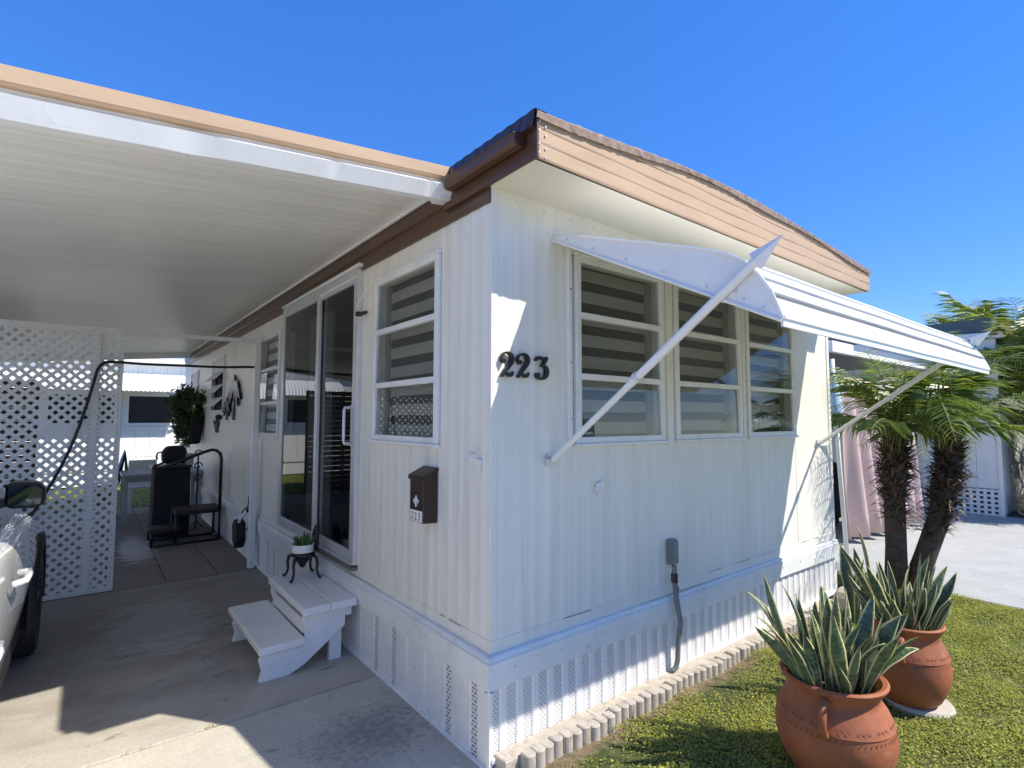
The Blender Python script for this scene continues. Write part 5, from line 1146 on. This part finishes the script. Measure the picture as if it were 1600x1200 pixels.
def shrub(label, c, rad, n, size, mat='shrub', group=None, clumps=60):
    root = thing('shrub', label, 'shrub', (c[0], c[1], 0), group)
    b = MB()
    for k in range(5): a = k*1.26; b.tube([(c[0], c[1], 0), (c[0]+rad[0]*0.5*math.cos(a), c[1]+rad[1]*0.5*math.sin(a), c[2])], [0.03, 0.01], 5)
    b.build('stem', 'stem', root); leaf_cloud('foliage', mat, c, rad, n, size, root, clumps)
shrub('dense dark green shrub at the right edge under the palm fronds', (11.2, -1.15, 1.35), (1.1, 0.75, 0.95), 6500, 0.13)
shrub('low dark red leaved shrub beside the neighbour wall', (11.6, -0.75, 0.55), (0.8, 0.4, 0.5), 2200, 0.10, 'redshrub')
shrub('wide green shrub filling the gap behind the red one', (13.6, -1.6, 1.2), (1.6, 1.2, 1.3), 5000, 0.15)

# ------------------------------------------------------------------ right neighbour: home, carport, curtain, pole, fox
nh = thing('neighbour_home', 'white neighbouring mobile home with square lattice skirting across the side driveway', 'mobile home', (12.3, 4, 0))
NX, NY = 10.3, -0.12
y = NY
while y < 11:
    b = MB(); b.box(NX, NX+0.03, y+0.002, y+0.296, 0.45, 2.95); b.build('siding_panel', 'nbr', nh, bevel=0.004); y += 0.298
x = NX+0.03
while x < 14.2:
    b = MB(); b.box(x+0.002, x+0.296, NY-0.004, NY+0.03, 0.0, 2.95); b.build('siding_panel', 'nbr', nh, bevel=0.004); x += 0.298
b = MB(); b.box(NX+0.03, 14.3, NY+0.03, 11, 0.0, 2.94); b.build('core', 'nbr', nh)
b = MB(); b.box(NX-0.12, 14.4, NY-0.14, 11.1, 2.95, 3.05); b.build('eave', 'white', nh)
b = MB(); b.box(NX-0.02, 14.3, NY+0.0, 11, 3.05, 3.30); b.build('roof', 'greyroof', nh)
b = MB(); b.box(NX+0.012, NX+0.028, NY+0.02, 11, 0.0, 0.44); b.build('dark_backing', 'sheer', nh)
# square lattice: vertical and horizontal bars
for k in range(70):
    yy = NY+k*0.092; b = MB(); b.box(NX-0.016, NX-0.006, yy, yy+0.045, 0.0, 0.44); b.build('lattice_bar', 'white', nh)
for k in range(6):
    z = 0.0+k*0.079; b = MB(); b.box(NX-0.006, NX+0.004, NY, NY+6.45, z, z+0.038); b.build('lattice_bar', 'white', nh)
b = MB(); b.box(NX-0.03, NX+0.05, NY-0.035, NY+0.02, 0.0, 2.95); b.build('corner_board', 'white', nh, bevel=0.004)
nc = thing('neighbour_carport', 'white flat neighbour carport roof behind the palms', 'carport', (8, 3, 2.5))
b = MB(); b.box(5.85, 10.25, 0.75, 8.0, 2.56, 2.62); b.build('roof', 'grey', nc)
b = MB(); b.box(5.85, 10.25, 0.68, 0.75, 2.46, 2.60); b.build('front_beam', 'white', nc)
b = MB(); b.box(6.6, 10.25, 0.60, 0.674, 2.64, 2.74); b.build('fascia', 'white', nc)
b = MB(); b.box(5.80, 5.85, 0.75, 8.0, 2.44, 2.66); b.build('side_beam', 'white', nc)
for x, yy in ((5.9, 7.8), (5.9, 4.2), (10.1, 0.8)): b = MB(); b.box(x, x+0.07, yy, yy+0.07, 0, 2.56); b.build('post', 'white', nc)
cu = MB(); rows = []
for i in range(90):
    t = i/89; x = 5.92+2.5*t
    r = []
    for j in range(9):
        q = j/8; z = 2.12-2.04*q+0.03*math.sin(t*9)
        amp = 0.035+0.06*q; r.append((x+0.16*q*(1-t)+0.10*q*math.sin(t*5)*0.6, 0.62+amp*math.sin(t*44+0.6*math.sin(q*3+t*4))-0.12*q*t, z))
    rows.append(r)
cu.grid(rows); tag(cu.build('hanging_curtain', 'curtain', smooth=True, solid=0.006), 'dusty pink curtain hanging in folds behind the palm trunks', 'curtain')
b = MB(); b.tube([(5.50, 0.48, 0.0), (5.58, 0.56, 1.2), (5.66, 0.62, 2.34)], 0.026, 8); tag(b.build('white_pole', 'white', smooth=True), 'slim white pole leaning beside the pink curtain', 'pole')
b = MB(); b.lathe([(0.012, 2.15), (0.05, 2.0), (0.085, 1.75), (0.10, 1.55), (0.04, 1.50)], (5.64, 0.60, 0), 12, cap0=False, wob=0.12); tag(b.build('hanging_cloth', 'bluecloth', smooth=True), 'pale blue cloth bundled around the white pole', 'cloth')
gr = thing('dark_shade_box', 'black box added for the dark carport shade behind the pink curtain', 'dark box', (6.6, 1.6, 0))  # made-up dark shape filling in the shade under the neighbour carport
b = MB(); b.hexa([(6.1, 1.2, 0.12), (7.6, 1.2, 0.12), (7.6, 1.9, 0.12), (6.1, 1.9, 0.12), (6.15, 1.25, 0.95), (7.5, 1.25, 0.95), (7.5, 1.85, 0.95), (6.15, 1.85, 0.95)]); b.build('cover', 'blackcloth', gr, bevel=0.05)
b = MB(); b.prism([(6.4, 0.94), (7.3, 0.94), (7.2, 1.2), (6.5, 1.2)], lambda u, v_, d: (u, d, v_), 1.3, 1.8); b.build('upper_block', 'blackcloth', gr, bevel=0.06)
for x in (6.2, 7.45): b = MB(); b.tube([(x, 1.3, 0.08), (x, 1.36, 0.08)], 0.08, 14); b.build('wheel', 'rubber', gr)
# fox figure lying by the flower bed
fx = thing('fox_figure', 'small tan ceramic fox figure lying by the neighbour flower bed', 'garden figure', (10.72, -0.33, 0.02))
b = MB(); c = Vector((10.72, -0.33, 0.02))
b.tube([c+Vector((0.14, -0.10, 0.07)), c+Vector((0.08, -0.06, 0.10)), c+Vector((0, 0, 0.12)), c+Vector((-0.06, 0.04, 0.16)), c+Vector((-0.08, 0.06, 0.21))], [0.05, 0.085, 0.09, 0.065, 0.045], 12); b.build('body', 'fox', fx, smooth=True)
hd = c+Vector((-0.09, 0.05, 0.25)); b = MB(); b.tube([hd+Vector((0.05, 0.02, 0.0)), hd, hd+Vector((-0.05, -0.03, -0.012)), hd+Vector((-0.10, -0.06, -0.03))], [0.03, 0.055, 0.035, 0.01], 10); b.build('head', 'fox', fx, smooth=True)
for s in (1, -1): b = MB(); b.tube([hd+Vector((0.01, 0.03*s, 0.04)), hd+Vector((0.015, 0.045*s, 0.105))], [0.025, 0.003], 6); b.build('ear', 'fox', fx)
b = MB(); b.tube([c+Vector((0.14, -0.10, 0.06)), c+Vector((0.22, -0.02, 0.05)), c+Vector((0.20, 0.10, 0.05))], [0.03, 0.045, 0.012], 8); b.build('tail', 'fox', fx, smooth=True)
for s in (1, -1): b = MB(); b.tube([c+Vector((-0.05, 0.04+0.04*s, 0.10)), c+Vector((-0.08, 0.0+0.05*s, 0.03)), c+Vector((-0.14, -0.05+0.05*s, 0.02))], [0.03, 0.025, 0.02], 7); b.build('leg', 'fox', fx, smooth=True)
b = MB(); b.box(10.36, 14, -1.9, -0.16, 0.0, 0.03); struct(b.build('flower_bed', 'soil'))

# ------------------------------------------------------------------ neighbour behind the patio
bh = thing('rear_home', 'bright white mobile home with corrugated awning seen behind the patio', 'mobile home', (-2, 15, 0))
BY = 14.0
b = MB(); b.box(-10.5, 4.5, BY+0.03, BY+4, 0.0, 2.95); b.build('core', 'nbr', bh)
x = -10.5
while x < 4.5:
    b = MB(); b.box(x+0.003, x+0.297, BY, BY+0.03, 0.35, 2.95); b.build('siding_panel', 'nbr', bh); x += 0.3
b = MB(); b.box(-10.7, 4.7, BY-0.25, BY+4.2, 2.95, 3.10); b.build('roof', 'white', bh)
b = MB(); b.box(-10.5, 4.5, BY-0.03, BY, 1.30, 1.345); b.build('belt_trim', 'white', bh)
for x0, x1 in ((-0.76, 0.36), (-2.25, -1.05), (-4.0, -3.0)):
    f = MB()
    for q in ((x0-0.06, x0, 1.42, 2.22), (x1, x1+0.06, 1.42, 2.22), (x0, x1, 1.42, 1.48), (x0, x1, 2.14, 2.22)): f.box(q[0], q[1], BY-0.05, BY, q[2], q[3])
    w = f.build('window', 'white', bh); q = MB(); q.box(x0, x1, BY-0.02, BY-0.005, 1.48, 2.14); q.build('pane', 'black', w)
b = MB(); b.box(-0.78, -0.40, BY-0.012, BY-0.001, 0.36, 0.70); b.build('skirting_panel', 'nbr', bh)
aw2 = thing('rear_awning', 'white corrugated awning with blue end stripe on the rear home', 'awning', (-1, 14, 2.4))
xs = np.arange(-4.4, 0.62, 0.045)
b = MB(); rows = []
pf = [(0.0, 2.70), (0.25, 2.68), (0.5, 2.60), (0.68, 2.45), (0.76, 2.24)]
for i, x in enumerate(xs): h = 0.012*(1 if i % 2 else -1); rows.append([(x, BY-d-h*0.7, z+h) for d, z in pf])
b.grid(rows); b.build('canopy', 'awning', aw2)
b = MB(); b.grid([[(x, BY-d-0.018, z+0.018) for d, z in pf] for x in (0.44, 0.56)]); b.build('stripe', 'blueroof', aw2)
for x in (-4.4, 0.60): b = MB(); b.tube([(x, BY-0.02, 1.5), (x, BY-0.72, 2.28)], 0.02, 6); b.build('support_arm', 'white', aw2)
rl = thing('rear_lattice', 'low white lattice panel in front of the rear home', 'lattice screen', (0, 13.7, 0))
for s in (1, -1):
    for k in range(40):
        x = -0.55+k*0.1; xa, xb = (x, x+0.65*s) ; 
        b = MB(); b.bar((xa, 13.7+0.006*s, 0.02), (xb, 13.7+0.006*s, 0.67), 0.05, 0.008, up=(0, 1, 0)); b.build('lattice_strip', 'white', rl)
b = MB(); b.box(-0.6, 4.2, 13.68, 13.72, 0.67, 0.72); b.build('top_rail', 'white', rl)
b = MB(); b.box(-12, 5, 9.62, 13.6, -0.05, -0.002); struct(b.build('rear_lawn', 'field'))
leaf_carpet('rear_grass', 'grass', 26000, (-4, 3), (9.8, 13.6), 0.05, 0.0, None, 1.2)

# ------------------------------------------------------------------ added dark slats on the patio edge, standing for the dark behind the lattice
ps = thing('dark_backdrop', 'added dark slats standing for the dark background behind the lattice', 'dark backdrop', (-2.9, 9.5, 0))
for k in range(20):
    b = MB(); b.box(-3.7, -2.15, 9.50, 9.515, 0.04+k*0.108, 0.04+k*0.108+0.098); b.build('slat', 'dkbrown', ps)
for x in (-3.7, -2.95, -2.22): b = MB(); b.box(x, x+0.06, 9.515, 9.575, 0, 2.2); b.build('post', 'dkbrown', ps)

# ------------------------------------------------------------------ home across the carport side, seen in the door glass
b = MB(); b.box(-9.4, -4.12, -12, 22, -0.14, -0.004); struct(b.build('left_bounce_ground', 'concrete_l'))  # unseen pale ground, added to bounce light onto the shaded side wall
lh = thing('left_home', 'plain white mobile home on the far side of the carport', 'mobile home', (-11, 6, 0))
b = MB(); b.box(-13, -9.5, -3, 13, 0, 2.5); b.build('wall', 'nbr', lh)
b = MB(); b.box(-13.2, -9.2, -3.2, 13.2, 2.5, 2.66); b.build('roof', 'greyroof', lh)
for yy in (-1, 2.5, 6, 9.5):
    f = MB(); f.box(-9.5, -9.46, yy, yy+1.6, 1.1, 2.1); w = f.build('window', 'white', lh); q = MB(); q.box(-9.465, -9.45, yy+0.06, yy+1.54, 1.16, 2.04); q.build('pane', 'black', w)
# trees and homes over the street: what the front glass mirrors
for k, (x, yv, h, lab) in enumerate([(-14, -26, 6.5, 'tall round tree far left over the street'), (-4, -27, 5.0, 'low round tree over the street, opposite the driveway'), (5, -26, 6.0, 'broad tree over the street, opposite the front window'), (13, -28, 7.0, 'tallest tree over the street, right of the broad one'), (22, -26, 5.5, 'round tree far right over the street')]):
    root = thing('street_tree', lab, 'tree', (x, yv, 0), 'trees over the street')
    b = MB(); b.tube([(x, yv, 0), (x+0.1, yv, h*0.35), (x, yv+0.1, h*0.6)], [0.25, 0.18, 0.08], 8); b.build('trunk', 'trunk', root)
    leaf_cloud('crown', 'shrub', (x, yv, h*0.62), (2.8, 2.6, h*0.34), 3500, 0.42, root, 40)
for k, (x0, x1, lab) in enumerate([(-20, -7, 'cream home over the street, left one'), (-1, 11, 'cream home over the street, right one')]):
    root = thing('street_home', lab, 'mobile home', (x0, -34, 0))
    b = MB(); b.box(x0, x1, -40, -33, 0, 2.7); b.build('wall', 'siding', root)
    b = MB(); b.box(x0-0.3, x1+0.3, -40.3, -32.7, 2.7, 2.95); b.build('roof', 'greyroof', root)
    for q in range(3): b = MB(); b.box(x0+1.5+q*3.5, x0+3.3+q*3.5, -33.02, -32.97, 1.1, 2.1); b.build('window', 'black', root)
